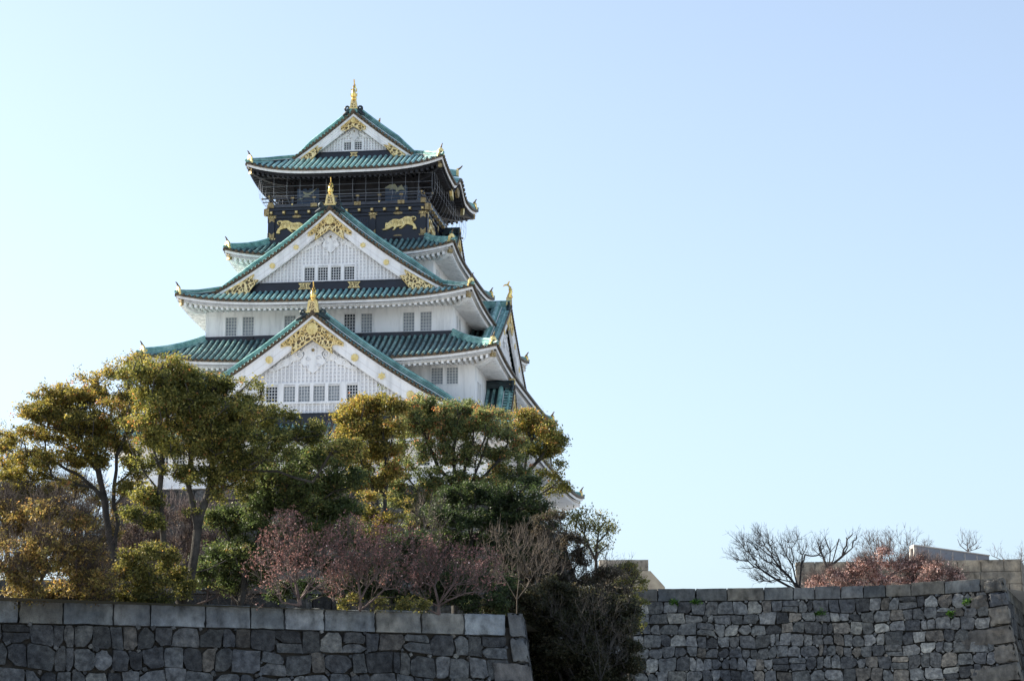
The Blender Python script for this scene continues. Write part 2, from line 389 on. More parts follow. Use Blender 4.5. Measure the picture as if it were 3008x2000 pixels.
S3w = storey(10.67, 15.0, 8.9, 12.3, wf3, [(-13.3, -12.5, 9.3, 10.9, 0), (-12.0, -11.1, 9.3, 10.9, 0)], brackets=(11.95, 0))
zz = (4.19, 5.60)
S4w = storey(12.98, 17.7, -1.5, 6.7, [(-11.57, -10.59, *zz, 0), (-10.3, -9.3, *zz, 0), (9.3, 10.3, *zz, 0), (10.59, 11.57, *zz, 0)], [(-16.5, -15.75, 2.9, 4.6, 0), (-15.4, -14.5, 2.9, 4.6, 0)], brackets=(6.35, 0))
zz = (-2.9, -1.2)
wf5 = [(c-.5, c+.5, *zz, 1) for c in (-12.6, -11.2, -7.2, -5.8, -0.7, 0.7, 2.4, 5.8, 7.2, 9.2, 11.2, 12.6)]
S5w = storey(15.3, 20.1, -4.0, -0.3, wf5, [(c-.5, c+.5, *zz, 1) for c in (-17, -15.6, -9, -7.6, 0, 1.4, 9, 10.4, 16, 17.4)], brackets=(-0.75, 0))
mb = MB()
for F, A, b in ((FF, 15.3, 20.1), (FE, 20.1, 15.3), (FB, 15.3, 20.1), (FW, 20.1, 15.3)):
    mb.add([F(-A, b, -3.5), F(A, b, -3.5), F(A+.6, b+.6, -4.5), F(-A-.6, b+.6, -4.5)], [(0, 1, 2, 3)], 'plaster')
    mb.add([F(-A-.6, b+.6, -4.5), F(A+.6, b+.6, -4.5), F(A, b, -4.6), F(-A, b, -4.6)], [(0, 1, 2, 3)], 'plaster')
mb.build('flared_skirt', castle)

# flashing bands under walls (dark) on top of the skirt roofs
mb = MB()
for R, A, B, z0, z1 in ((R2, 7.05, 8.0, 18.9, 19.25), (R4, 10.67, 15.0, 8.62, 9.2)):
    for F, a, b in ((FF, A, B), (FE, B, A), (FB, A, B), (FW, B, A)):
        mb.box(F, -a-.25, a+.25, b+.03, b+.25, z0, z1, 'lacquer')
        for c in (-0.63, -0.25, 0.25, 0.63): mb.box(F, a*c-.3, a*c+.3, b+.2, b+.42, z0+.12, z1-.1, 'lacquer_dull')
mb.build('flashing_band', castle)

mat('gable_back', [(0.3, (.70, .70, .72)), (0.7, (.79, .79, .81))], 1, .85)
# ---- ornaments used by the gables
def crest(mb, F, a, z, b, r, petals=12, mname='gold'):
    for k in range(petals):
        an = 2*pi*k/petals; ca, sa = cos(an), sin(an); w = pi*r*0.8/petals
        P = [(a+ca*r*.22-sa*w*.3, z+sa*r*.22+ca*w*.3), (a+ca*r*.8-sa*w, z+sa*r*.8+ca*w), (a+ca*r, z+sa*r), (a+ca*r*.8+sa*w, z+sa*r*.8-ca*w), (a+ca*r*.22+sa*w*.3, z+sa*r*.22-ca*w*.3)]
        mb.prism(F, P, b, b+.06, mname)
    mb.prism(F, [(a+cos(2*pi*k/10)*r*.24, z+sin(2*pi*k/10)*r*.24) for k in range(10)], b, b+.09, mname)
def leaf_crest(mb, F, a, z, b, r, mname='gold'):
    # three upright blossoms over three leaves
    P = []
    for k in range(14):
        an = pi/2+2*pi*k/14; q = r*(1.0 if k % 2 == 0 else .62)*(1 if sin(an) > -.3 else .85); P.append((a+cos(an)*q, z+sin(an)*q))
    mb.prism(F, P, b, b+.06, mname)
def curl(mb, F, a, z, b, r, turns, start, sgn, w, mname, wb=None):
    path = []; n = int(10*turns)
    for i in range(n+1):
        th = start+sgn*2*pi*turns*i/n; q = r*(1-0.8*i/n); path.append(F(a+cos(th)*q, b, z+sin(th)*q))
    mb.tube(path, [w*(1-.4*i/n) for i in range(n+1)], mname, 5, smooth=True)
def plate(mb, F, a0, a1, z0, z1, b, mname='filigree_fine', edge='gold'):
    """swallow-tailed metal plate"""
    zm = (z0+z1)/2; d = (z1-z0)*.4
    mb.prism(F, [(a0, z0), (a1, z0), (a1-d, zm), (a1, z1), (a0, z1), (a0+d, zm)], b, b+.03, edge)
    e = .04; mb.prism(F, [(a0+e*2.5, z0+e), (a1-e*2.5, z0+e), (a1-d-e, zm), (a1-e*2.5, z1-e), (a0+e*2.5, z1-e), (a0+d+e, zm)], b+.03, b+.045, mname)
def fish(mb, F, s):
    """golden roof fish: base at origin, local a = sideways, b = outward, z up; body bows outward, forked tail curls back"""
    path = [(.02, .0), (.10, .30), (.20, .60), (.24, .90), (.16, 1.18), (.0, 1.38), (-.14, 1.50)]
    R_ = [.30, .29, .24, .19, .14, .10, .07]
    mb.tube([F(0, b*s, z*s) for b, z in path], [r*s for r in R_], 'gold_bright', 10, flat=(.85, 1))
    # head: brow and snout looking out and down
    mb.tube([F(0, -.05*s, .12*s), F(0, .25*s, .10*s), F(0, .45*s, .0)], [.27*s, .22*s, .10*s], 'gold_bright', 8)
    for q in (-1, 1):
        mb.tube([F(q*.16*s, .28*s, .24*s), F(q*.2*s, .3*s, .34*s)], [.07*s, .05*s], 'gold_bright', 6)
        # side fins
        for zb, ln in ((.30, .18), (.75, .15)):
            mb.prism(shiftz(F, 0), [(q*.18*s, zb*s), (q*(.18+ln*.75)*s, (zb+.05)*s), (q*(.14+ln)*s, (zb+.34)*s), (q*(.10+ln*.5)*s, (zb+.26)*s), (q*.16*s, (zb+.28)*s)], .02*s, .09*s, 'gold_bright')
    # forked tail, in the b-z plane
    G = lambda a, b, z: F(b, a, z)
    mb.prism(G, [(-.10*s, 1.40*s), (.02*s, 1.52*s), (.05*s, 1.72*s), (.16*s, 1.95*s), (-.06*s, 1.84*s), (-.16*s, 1.66*s), (-.22*s, 1.52*s)], -.05*s, .05*s, 'gold_bright')
    mb.prism(G, [(-.08*s, 1.38*s), (-.14*s, 1.58*s), (-.36*s, 1.60*s), (-.56*s, 1.52*s), (-.70*s, 1.28*s), (-.48*s, 1.40*s), (-.28*s, 1.42*s)], -.05*s, .05*s, 'gold_bright')
    for zf, bf in ((.35, .38), (.62, .44), (.92, .43), (1.18, .30)):   # dorsal spikes
        mb.prism(G, [((bf-.14)*s, (zf-.10)*s), (bf*s+.04, (zf+.05)*s), ((bf-.16)*s, (zf+.12)*s)], -.03*s, .03*s, 'gold_bright')
def shiftz(F, dz): return lambda a, b, z: F(a, b, z+dz)
def pedestal(F, b, z0, w0, w1, h, parent, fs=1.0, fish_on=True):
    mb = MB()
    out = [(-w0*.62, z0-.05), (-w0*.5, z0+.1*h), (-w1*.5, z0+h*.86), (-w1*.40, z0+h), (w1*.40, z0+h), (w1*.5, z0+h*.86), (w0*.5, z0+.1*h), (w0*.62, z0-.05)]
    mb.prism(F, out, b-.35, b+.10, 'gold')
    mb.prism(F, [(-w0*.34, z0+.06*h), (-w1*.30, z0+h*.72), (-w1*.18, z0+h*.86), (w1*.18, z0+h*.86), (w1*.30, z0+h*.72), (w0*.34, z0+.06*h)], b+.10, b+.13, 'filigree_fine')
    for q in (-1, 1):   # dark scroll fins beside it
        curl(mb, F, q*w0*.85, z0+.02, b-.05, .26, 1.2, -pi/2, q, .12, 'ridge_dark'); mb.tube([F(q*w0*.5, b-.1, z0-.1), F(q*w0*1.1, b-.1, z0-.45), F(q*w0*1.5, b-.1, z0-.62)], [.2, .18, .1], 'ridge_dark', 6)
    o = mb.build('ridge_pedestal', parent)
    if fish_on:
        fb = MB(); fish(fb, lambda a, bb, z: F(a, b-.15+bb, z0+h+z), fs); fb.build('golden_roof_fish', parent)
    return o

TALL_PROF = [(-.28, .41), (-.28, .50), (-.20, .53), (-.20, .66), (-.26, .69), (-.26, .76), (-.19, .79), (-.19, .90), (-.12, .96), (-.09, 1.06), (0, 1.12), (.09, 1.06), (.12, .96), (.19, .90), (.19, .79), (.26, .76), (.26, .69), (.20, .66), (.20, .53), (.28, .50), (.28, .41)]
def gable(F, Z, hw, b, zb, opts, parent_name='gable'):
    """F frame; Z(x) roof surface height at offset x from the gable's centre; hw half width at the bottom; b depth of the barge plane; zb base"""
    bh = opts.get('board', .85); rec = .75
    N = 28
    xs = [hw*i/N for i in range(N+1)]
    # barge edge tiles + ridges + white boards
    rf = MB()
    st = opts.get('edge_pitch', .37)
    L = 0; x = .12; 
    while x < hw:
        sl = (Z(x+.01)-Z(x-.01))/.02; 
        for q in (-1, 1):
            z = Z(x)+.02
            path = [F(q*x, b-.75, z+.04), F(q*x, b+.02, z)]
            rf.tube(path, .13, 'tile_green', 6)
            rf.prism(F, [(q*x+cos(2*pi*k/8)*.15, z+sin(2*pi*k/8)*.15) for k in range(8)], b+.0, b+.09, 'tile_end')
        x += st/sqrt(1+sl*sl)
    rf.prism(F, [(cos(2*pi*k/10)*.16, Z(0)+.06+sin(2*pi*k/10)*.16) for k in range(10)], b+.0, b+.12, 'tile_end')
    for q in (-1, 1):
        rf.grid([[F(q*x, bb, Z(x)-.10) for x in xs] for bb in (b-.7, b+.01)], 'tile_end', False)
        rf.grid([[F(q*x, b+.01, Z(x)+dz) for x in xs] for dz in (-.16, .0)], 'tile_end', False)
        rows = [[F(q*x, bb, Z(x)+.10) for x in xs] for bb in (b-.9, b-.05)]
        rf.grid(rows, 'ridge_dark', False)
        sd_ = Vector(F(0, 1, 0))-Vector(F(0, 0, 0))
        xr = [opts.get('r0', .55)+(opts.get('rend', hw)-opts.get('r0', .55))*i/N for i in range(N+1)]
        path = [F(q*x, b-opts.get('inset', 1.05), Z(x)) for x in xr]
        sdl = [sd_]*len(path); ks = [1.0]*len(path)
        if 'roof' in opts:
            R = opts['roof']; n0 = int(len(path)*.72); ks = [1.0]*n0+[1-.45*(i-n0)/(len(path)-n0) for i in range(n0, len(path))]
            hd = Vector((q*(R.ey-R.wy), (R.ex-R.wx), 0)).normalized()*q
            if hd.dot(sd_) < 0: hd = -hd
            for i in range(1, 9):
                t = .30+(.88-.30)*i/8; path.append(R.pt(F, 'F', q*R.amax('F', t), t)); f_ = min(1, i/3)
                sdl.append(sd_.normalized().lerp(hd, f_)); ks.append(.54-.14*i/8)
        rh, rw_ = opts.get('rh', .92), opts.get('rw', 1.0)
        rf.sweep(path, sdl, [(x*rw_, z*rh) for x, z in ((-.24, -.15), (-.24, .40), (.24, .40), (.24, -.15))], 'ridge_dark', ks=ks)  # dark base and core strips: shade of the ridge gaps put into colour
        rf.sweep(path, sdl, [(x*rw_, z*rh) for x, z in ((-.17, .40), (-.17, .95), (.17, .95), (.17, .40))], 'ridge_dark', ks=ks)
        for w0_, za, zb_ in ((.29, .41, .53), (.25, .60, .69), (.25, .75, .84)): rf.sweep(path, sdl, [(-w0_*rw_, za*rh), (-w0_*rw_, zb_*rh), (w0_*rw_, zb_*rh), (w0_*rw_, za*rh)], 'ridge_green', ks=ks)
        rf.sweep(path, sd_, [(x*rw_, z*rh) for x, z in ((-.21, .90), (-.2, 1.0), (-.11, 1.1), (0, 1.14), (.11, 1.1), (.2, 1.0), (.21, .90))], 'ridge_green', ks=ks)
        rf.tube([Vector(p)+Vector(s_).normalized()*.30*rw_*k_+Vector((0, 0, .40*rh*k_)) for p, s_, k_ in zip(path, sdl, ks)], .045, 'lattice_white', 5)
        path = [F(q*x, b-.34, Z(x)+.08) for x in xr[:-1]]
        rf.tube(path, .12, 'ridge_green', 6)
    # main ridge
    zr = Z(0)
    back = opts['back']
    rf.sweep([F(0, back, zr-.1), F(0, b+.02, zr-.1)], Vector(F(1, 0, 0))-Vector(F(0, 0, 0)), [(-.36, 0), (-.36, .28), (-.28, .30), (-.28, .55), (-.34, .58), (-.30, .66), (0, .74), (.30, .66), (.34, .58), (.28, .55), (.28, .30), (.36, .28), (.36, 0)], 'ridge_dark' if opts.get('darkridge', 1) else 'ridge_green')
    if opts.get('own_roof'):
        xs2 = [hw*i/14 for i in range(15)]
        for q in (-1, 1):
            rf.grid([[F(q*x, bb, Z(x)) for x in xs2] for bb in (back, b)], 'tile_pan')
            bb = back+.25
            while bb < b-1.3:
                rf.grid([[F(q*x, bb-cos(pi*k/5)*.135, Z(x)+sin(pi*k/5)*.155) for k in range(6)] for x in xs2], 'tile_old'); bb += .5
    g = rf.build('gable_roof_edge', castle)
    # white barge boards
    wb = MB()
    def band(d0, d1, bb, mname, x1=hw, th=.1):
        top = [(x, Z(x)-d0) for x in xs if x <= x1]; 
        for q in (-1, 1):
            rows = [[F(q*x, bb, z) for x, z in top], [F(q*x, bb, Z(x)-d1*(1+.0*x)) for x, z in top]]
            rows = [[F(q*x, bb-th, z) for x, z in top]]+rows+[[F(q*x, bb-th, Z(x)-d1) for x, z in top]]
            wb.grid(rows, mname, False)
    band(.17, .40, b-.04, 'plaster'); band(.40, .40+bh, b-.12, 'plaster', th=.3)
    band(.40+bh*.55, .42+bh*.55, b-.113, 'plaster_shaded', th=.02)
    band(.40+bh, .52+bh, b-.16, 'plaster', th=.2)
    bo = wb.build('barge_board', castle)
    # gable wall with raised lattice
    gb = b-rec; zl = lambda x: Z(x)-.45-bh
    xe = hw
    while xe > .5 and zl(xe) < zb+.05: xe -= .05
    mb = MB()
    poly = [(-xe, zb), (xe, zb)]+[(xe-xe*i/12, zl(xe-xe*i/12)+.3) for i in range(13)]+[(-xe*i/12, zl(xe*i/12)+.3) for i in range(1, 13)]
    mb.prism(F, poly, gb-.1, gb, 'gable_back')
    wins = opts.get('wins', []); p = opts.get('lp', .30)
    wa0 = min([w_[0] for w_ in wins])-.16 if wins else 9; wa1 = max([w_[1] for w_ in wins])+.16 if wins else 9
    wz0 = wins[0][2]-.1 if wins else 0; wz1 = wins[0][3]+.12 if wins else 0
    n = int(xe/p)
    for k in range(-n, n+1):
        a = k*p; zt = zl(abs(a))+.1
        if zt < zb+.2: continue
        segs = [(zb, zt)] if not (wins and wa0 < a < wa1) else [(zb, wz0), (wz1, zt)]
        for c0, c1 in segs:
            if c1 > c0+.02: mb.box(F, a-.062, a+.062, gb, gb+.11, c0, c1, 'plaster')
    z = zb+.1
    while z < Z(0)-.6-bh:
        x = xe
        while x > 0 and zl(x)+.1 < z+.06: x -= .05
        if x > .2:
            segs = [(-x, x)] if not (wins and wz0 < z < wz1) else [(-x, wa0), (wa1, x)]
            for c0, c1 in segs:
                if c1 > c0: mb.box(F, c0, c1, gb, gb+.07, z-.045, z+.045, 'plaster')
        z += p*.93
    if wins:
        mb.box(F, wa0, wa1, gb, gb+.16, wz1, wz1+.12, 'plaster'); mb.box(F, wa0-.1, wa1+.1, gb, gb+.22, wz0-.08, wz0+.02, 'plaster')
        e = sorted(wins); edges = [wa0]+[x for w_ in e for x in (w_[0], w_[1])]+[wa1]
        for i in range(0, len(edges), 2):
            mb.box(F, edges[i], edges[i+1], gb, gb+.17, wz0+.02, wz1, 'plaster')
    gw = mb.build('gable_wall', castle)
    for w_ in wins: window(F, w_[0], w_[1], w_[2], w_[3], gb+.12, w_[4], gw, nc=opts.get('nc', 4), nr=opts.get('nc', 4)+1)
    # black beam at the base with gold plates
    if opts.get('beam'):
        z0, z1, A = opts['beam']; mb = MB()
        mb.prism(F, [(-A, z0), (A, z0), (A*.93, z1), (-A*.93, z1)], gb-.2, gb+.28, 'lacquer')
        mb.box(F, -A*.93, A*.93, gb+.28, gb+.34, z1-.07, z1, 'lacquer'); 
        bm_ = mb.build('base_beam', gw)
        mb = MB()
        for c in opts.get('plates', []): plate(mb, F, c-.55*opts.get('ps', 1), c+.55*opts.get('ps', 1), z0+.12, z1-.10, gb+.29)
        mb.build('gold_plate', gw)
    s = opts.get('s', 1.0)
    # apex filigree: chevron
    if opts.get('filigree', True):
        mb = MB(); fb = b-.02-.09
        xo = 1.9*s; zt0 = Z(0)-.50
        up = [(xo*i/8, Z(xo*i/8)-.46) for i in range(9)]
        low = [(xo, Z(xo)-.72), (xo*.80, Z(xo*.8)-.95), (xo*.62, Z(xo*.62)-1.0*max(s, .8)), (xo*.66, Z(xo*.66)-.46-bh-.32*s), (0, Z(0)-.62-bh*1.05-.28*s)]
        poly = up+low; poly2 = [(-x, z) for x, z in (up+low)[::-1]][1:-1]
        full = up+low+[(-x, z) for x, z in low[:-1][::-1]]+[(-x, z) for x, z in up[1:][::-1]]
        mb.prism(F, full, fb, fb+.07, 'filigree', side='gold')
        # gold rim
        def rim(pts, r): mb.tube([F(x, fb+.08, z) for x, z in pts], r, 'gold', 5)
        rim(low, .045*s**.5); rim([(-x, z) for x, z in low], .045*s**.5)
        rim([(x, z-.03) for x, z in up], .04); rim([(-x, z-.03) for x, z in up], .04)
        mb.prism(F, [(cos(2*pi*k/16)*.40*s, Z(0)-.46-.62*s+sin(2*pi*k/16)*.40*s) for k in range(16)], fb+.07, fb+.10, 'gold_old')
        crest(mb, F, 0, Z(0)-.46-.62*s, fb+.10, .40*s)
        # little volutes
        rnd = random.Random(3)
        for q in (-1, 1):
            for i in range(7):
                x = xo*(.22+.11*i); z = Z(x)-.46-(.32+.1*(i % 2))*s*(1 if i < 5 else .55)
                curl(mb, F, q*x, z, fb+.09, .15*s*(1 if i < 5 else .7), 1.1, rnd.uniform(0, 6), q*(1 if i % 2 else -1), .03*s**.5+.008, 'gold')
        mb.build('apex_filigree', bo)
    # carved white pendant
    if opts.get('pendant', True):
        mb = MB(); pb = gb+.14; zc = Z(0)-.62-bh*1.05-.34*s; S_ = s
        P = [(0, 0), (.62, -.42), (.66, -.55), (.50, -.75), (.62, -1.0), (.74, -1.25), (.60, -1.45), (.40, -1.5), (.28, -1.75), (0, -1.95)]
        full = [(x*S_, zc+z*S_) for x, z in P]+[(-x*S_, zc+z*S_) for x, z in P[1:-1][::-1]]
        mb.prism(F, full, gb+.05, pb+.10, 'plaster')
        for q in (-1, 1):
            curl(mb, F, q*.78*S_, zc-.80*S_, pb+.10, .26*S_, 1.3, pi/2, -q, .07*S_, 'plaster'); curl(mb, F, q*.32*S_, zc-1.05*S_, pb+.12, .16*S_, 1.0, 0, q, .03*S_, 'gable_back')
            curl(mb, F, q*.36*S_, zc-1.5*S_, pb+.12, .15*S_, 1.0, pi, -q, .03*S_, 'gable_back')  # greyer inner curls: shade of the carved grooves put into the colour
            # wave brackets along the board
            W = [(.6, -.55), (1.1, -.62), (1.5, -.95), (2.0, -1.15), (2.35, -1.55), (2.7, -1.6), (2.6, -1.78), (2.2, -1.72), (1.8, -1.5), (1.5, -1.45), (1.2, -1.15), (.8, -1.1)]
            mb.prism(F, [(q*x*S_, zc+z*S_) for x, z in W], gb+.05, pb+.06, 'plaster')
            for x, z in ((1.35, -1.05), (1.85, -1.35), (2.3, -1.62)): curl(mb, F, q*x*S_, zc+z*S_, pb+.07, .14*S_, 1.0, 1, -q, .035*S_, 'plaster')
        for k in range(6):
            an = pi/2+k*pi/3; mb.prism(F, [(cos(an+t)*.28*S_*r+0, zc-.55*S_+sin(an+t)*.28*S_*r) for t, r in ((-.4, .5), (-.25, 1), (.25, 1), (.4, .5))], pb+.10, pb+.16, 'plaster')
        mb.prism(F, [(cos(2*pi*k/8)*.09*S_, zc-.55*S_+sin(2*pi*k/8)*.09*S_) for k in range(8)], pb+.10, pb+.19, 'gold_old')
        mb.build('carved_pendant', gw)
    # corner filigree on the board ends
    for (x0, x1) in opts.get('corner', []):
        for q in (-1, 1):
            mb = MB()
            P = [(x0, Z(x0)-.50), (x1, Z(x1)-.42), (x1+.0, zb-.55 if opts.get('beam') else zb), (x0+.35, zb-.55 if opts.get('beam') else zb), (x0-.45, Z(x0-.45)-.42-bh), (x0-.1, Z(x0-.1)-.35-bh*.75), (x0+.15, Z(x0+.15)-.42-bh*.6)]
            zf = max(zb-.52, Z(x1)-.62)
            P = [(x0, Z(x0)-.50), (x1, Z(x1)-.46), (x1, Z(x1)-.60), (x0+.55, Z(x1)-.62), (x0-.40, Z(x0-.40)-.40-bh), (x0-.05, Z(x0)-.36-bh*.72), (x0+.22, Z(x0+.2)-.36-bh*.62)]
            mb.prism(F, [(q*x, z) for x, z in P], b-.13, b-.03, 'filigree', side='gold')
            mb.tube([F(q*x, b-.03, z) for x, z in P+P[:1]], .035, 'gold', 5); mb.build('corner_filigree', bo)
    for c in opts.get('crests', []):
        for q in (-1, 1):
            mb = MB(); zc_ = Z(c)-.42-bh*.52
            if opts.get('crest_kind', {}).get(c) == 'leaf': leaf_crest(mb, F, q*c, zc_, b-.11, .30*opts.get('cs', 1))
            else: crest(mb, F, q*c, zc_, b-.11, .28*opts.get('cs', 1), 10)
            mb.build('gold_crest', bo)
    p = opts['ped']; pedestal(F, b-.05, p[0], p[1], p[2], p[3], g, p[4], p[4] > 0)
    return gw

Z1f = lambda x: R1.prof(min(1, abs(x)/R1.ex)); Z3f = lambda x: R3.prof(min(1, abs(x)/R3.ex)); Z5f = lambda x: R5.prof(min(1, abs(x)/R5.ex))
gable(FF, Z1f, 5.6, 6.15, 27.85, dict(board=.52, s=.60, nc=3, wins=[(-.95, -.28, 28.0, 28.75, 1), (.03, .70, 28.0, 28.75, 1)], lp=.26, beam=(27.25, 27.84, 5.2), plates=[0], ps=.65,
      corner=[(3.2, 4.75)], ped=(31.72, .66, .48, .82, .98), back=-6.1, rend=5.4, r0=.45, darkridge=0, roof=R1))
gable(FB, Z1f, 5.6, 6.15, 27.85, dict(board=.62, s=.68, lp=.5, beam=(27.25, 27.84, 5.2), corner=[], ped=(31.72, .66, .48, .82, .98), back=0, rend=5.4, r0=.45, darkridge=0, filigree=False, pendant=False))
w2 = [(-2.24, -1.35), (-1.08, -.2), (.05, .92), (1.21, 2.1)]
gable(FF, Z3f, 10.4, 15.2, 13.86, dict(board=.86, s=1.0, wins=[(a, c, 13.97, 15.13, 1) for a, c in w2], lp=.31, beam=(13.10, 13.85, 9.3), plates=[-2.18, 2.1], ps=1.0,
      corner=[(6.5, 9.1)], crests=[2.9, 4.93], crest_kind={2.9: 'leaf'}, cs=.95, ped=(20.45, .86, .62, .92, .78), back=9.9, rend=9.6, r0=.75, roof=R3))
w3 = [(-3.91, -2.94, 1), (-2.42, -1.45, 0), (-1.18, -.22, 0), (.07, 1.03, 0), (1.31, 2.26, 0), (2.84, 3.76, 1)]
gable(FF, Z5f, 14.4, 21.1, 1.53, dict(board=1.1, s=1.38, wins=[(a, c, 2.5, 3.82, d) for a, c, d in w3], lp=.33, beam=(.55, 1.52, 13.2), plates=[-3.6, 3.6, 7.2, -7.2], ps=1.0,
      corner=[(9.6, 12.8)], crests=[3.57, 5.83, 8.2], crest_kind={5.83: 'leaf'}, cs=1.2, ped=(9.84, .95, .78, 1.02, .80), back=17.7, rend=13.4, r0=.9, roof=R5))
# side gables (right and left faces)
Zs4 = lambda y: 14.35-(14.35-7.5)*((1+.12)*(abs(y)/12)-.12*(abs(y)/12)**2)
Zs2 = lambda y: 21.3-(21.3-17.6)*((1.2)*(abs(y)/5.2)-.2*(abs(y)/5.2)**2)
Zs5 = lambda y: 4.95-(4.95+.2)*((1.3)*(abs(y)/5.2)-.3*(abs(y)/5.2)**2)
gable(FE, Zs4, 11.5, 13.45, 7.9, dict(board=.8, s=1.0, lp=.6, corner=[], crests=[3.4, 6.2], ped=(14.5, .7, .5, .75, .78), back=10.6, rend=11.0, r0=.7, own_roof=1, darkridge=0, rh=.8))
gable(shift(FE, -11.3), Zs5, 5.0, 15.35, .3, dict(board=.5, s=.6, lp=.6, corner=[], ped=(5.2, .5, .36, .5, 0), back=12.9, rend=4.9, r0=.5, own_roof=1, rh=.6, rw=.8))
gable(shift(FE, 11.3), Zs5, 5.0, 15.35, .3, dict(board=.5, s=.6, lp=.6, corner=[], ped=(5.2, .5, .36, .5, 0), back=12.9, rend=4.9, r0=.5, own_roof=1, rh=.6, rw=.8))
gable(FE, Zs2, 4.9, 8.75, 18.0, dict(board=.4, s=.55, lp=.6, corner=[], ped=(21.4, .4, .3, .4, 0), back=7.0, rend=4.8, r0=.5, own_roof=1, inset=.7, rh=.55, rw=.8))
# small gabled ridge over the curved eave of the top roof
mb = MB()
mb.sweep([(5.6, 0, 27.35), (7.2, 0, 27.05), (8.5, 0, 26.85)], (0, 1, 0), scaled(RIDGE_PROF, .9, 1.0), 'ridge_green')
mb.prism(FE, [(-.28, 26.75), (-.2, 27.3), (0, 27.5), (.2, 27.3), (.28, 26.75)], 8.42, 8.6, 'gold'); mb.tube([(8.5, 0, 27.35), (8.75, 0, 27.5), (8.95, 0, 27.72)], [.1, .08, .05], 'tile_end', 6)
mb.build('curved_eave_ridge', roofs[0])
for q in (-1, 1):
    mb = MB(); mb.prism(FE, [(q*2.9, 24.45), (q*3.6, 24.6), (q*3.3, 24.0), (q*2.7, 23.75)], 8.35, 8.6, 'gold'); mb.build('eave_pendant', roofs[0])
    mb = MB(); mb.prism(FE, [(q*.1, 25.6), (q*.6, 25.5), (q*.5, 25.0), (q*.1, 24.7)], 8.35, 8.6, 'gold_old'); mb.build('eave_pendant', roofs[0])

# ---- black storey with gold fittings
mb = MB()
bx, by = 7.05, 8.0
for F, A, b in ((FF, bx, by), (FE, by, bx), (FB, bx, by), (FW, by, bx)):
    mb.add([F(-A, b, 18.9), F(A, b, 18.9), F(A, b, 22.0), F(-A, b, 22.0)], [(0, 1, 2, 3)], 'lacquer')
    mb.box(F, -A-.02, A+.02, b+.002, b+.12, 21.22, 21.48, 'lacquer'); mb.box(F, -A, A, b+.002, b+.10, 19.12, 19.42, 'lacquer')
    mb.box(F, -A-.25, A+.25, b+.02, b+.38, 21.86, 22.1, 'lacquer')
    for c in (-1, -.34, .34, 1):
        a = c*(A-.25); mb.box(F, a-.24, a+.24, b+.003, b+.14, 19.43, 21.21, 'lacquer')
    mb.box(F, -A-.1, A+.1, b+.02, b+.24, 21.5, 21.84, 'lacquer')
black = mb.build('black_storey', castle, recalc=False)
gd = MB()
for F, A, b in ((FF, bx, by), (FE, by, bx), (FW, by, bx)):
    for k in range(-6, 7):
        a = k*(A-.25)/6.0; z = 21.67
        gd.box(F, a-.125, a+.125, b+.10, b+.50, z-.12, z+.12, 'gold_old')
        gd.box(F, a-.07, a+.07, b+.50, b+.52, z-.07, z+.07, 'gold')
    for c in (-1, -.34, .34, 1):
        a = c*(A-.25)
        pz = [(a-.24, 21.2), (a-.24, 20.85), (a, 21.0), (a+.24, 20.85), (a+.24, 21.2)]
        gd.prism(F, pz, b+.14, b+.17, 'gold_old')
        gd.prism(F, [(a-.24, 19.43), (a-.24, 19.95), (a, 19.75), (a+.24, 19.95), (a+.24, 19.43)], b+.14, b+.17, 'gold_old')
        plate(gd, F, a-.42, a+.42, 21.22, 21.48, b+.12, 'filigree_fine', 'gold_old'); plate(gd, F, a-.42, a+.42, 19.12, 19.42, b+.10, 'filigree_fine', 'gold_old')
    for c in (-.67, 0, .67):
        a = c*(A-.25); 
        for z in (21.35, 19.27):
            gd.prism(F, [(a+cos(2*pi*k/12)*.42, z+sin(2*pi*k/12)*.13) for k in range(12)], b+.10, b+.15, 'gold_old')
    for q in (-1, 1): gd.box(F, q*(A+.12)-.16, q*(A+.12)+.16, b+.1, b+.46, 21.5, 22.08, 'gold_old')
gd.build('gold_fittings', black)
lt = MB()
for a0 in (-1.9, -.35, .85):
    for i in range(7): lt.box(FF, a0+i*.16, a0+i*.16+.04, by+.01, by+.05, 19.6, 21.0, 'lattice_dark')
    for i in range(8): lt.box(FF, a0, a0+1.0, by+.012, by+.045, 19.62+i*.19, 19.66+i*.19, 'lattice_dark')
lt.build('lattice_shutter', black)
TIG = [(335,520),(345,512),(375,508),(372,490),(375,465),(380,430),(390,422),(400,430),(425,418),(450,398),(480,380),(520,377),(570,385),(610,370),(640,350),(680,345),(720,352),(757,346),(785,353),(799,372),(795,394),(778,407),(752,409),(745,402),(768,396),(782,380),(772,366),(742,371),(745,395),(760,440),(785,460),(795,490),(808,510),(800,528),(760,532),(745,520),(757,505),(745,480),(700,466),(660,458),(640,480),(615,503),(590,518),(565,515),(563,503),(588,495),(600,478),(560,488),(530,498),(510,528),(480,536),(474,522),(495,508),(488,485),(468,492),(430,515),(385,530),(345,532)]
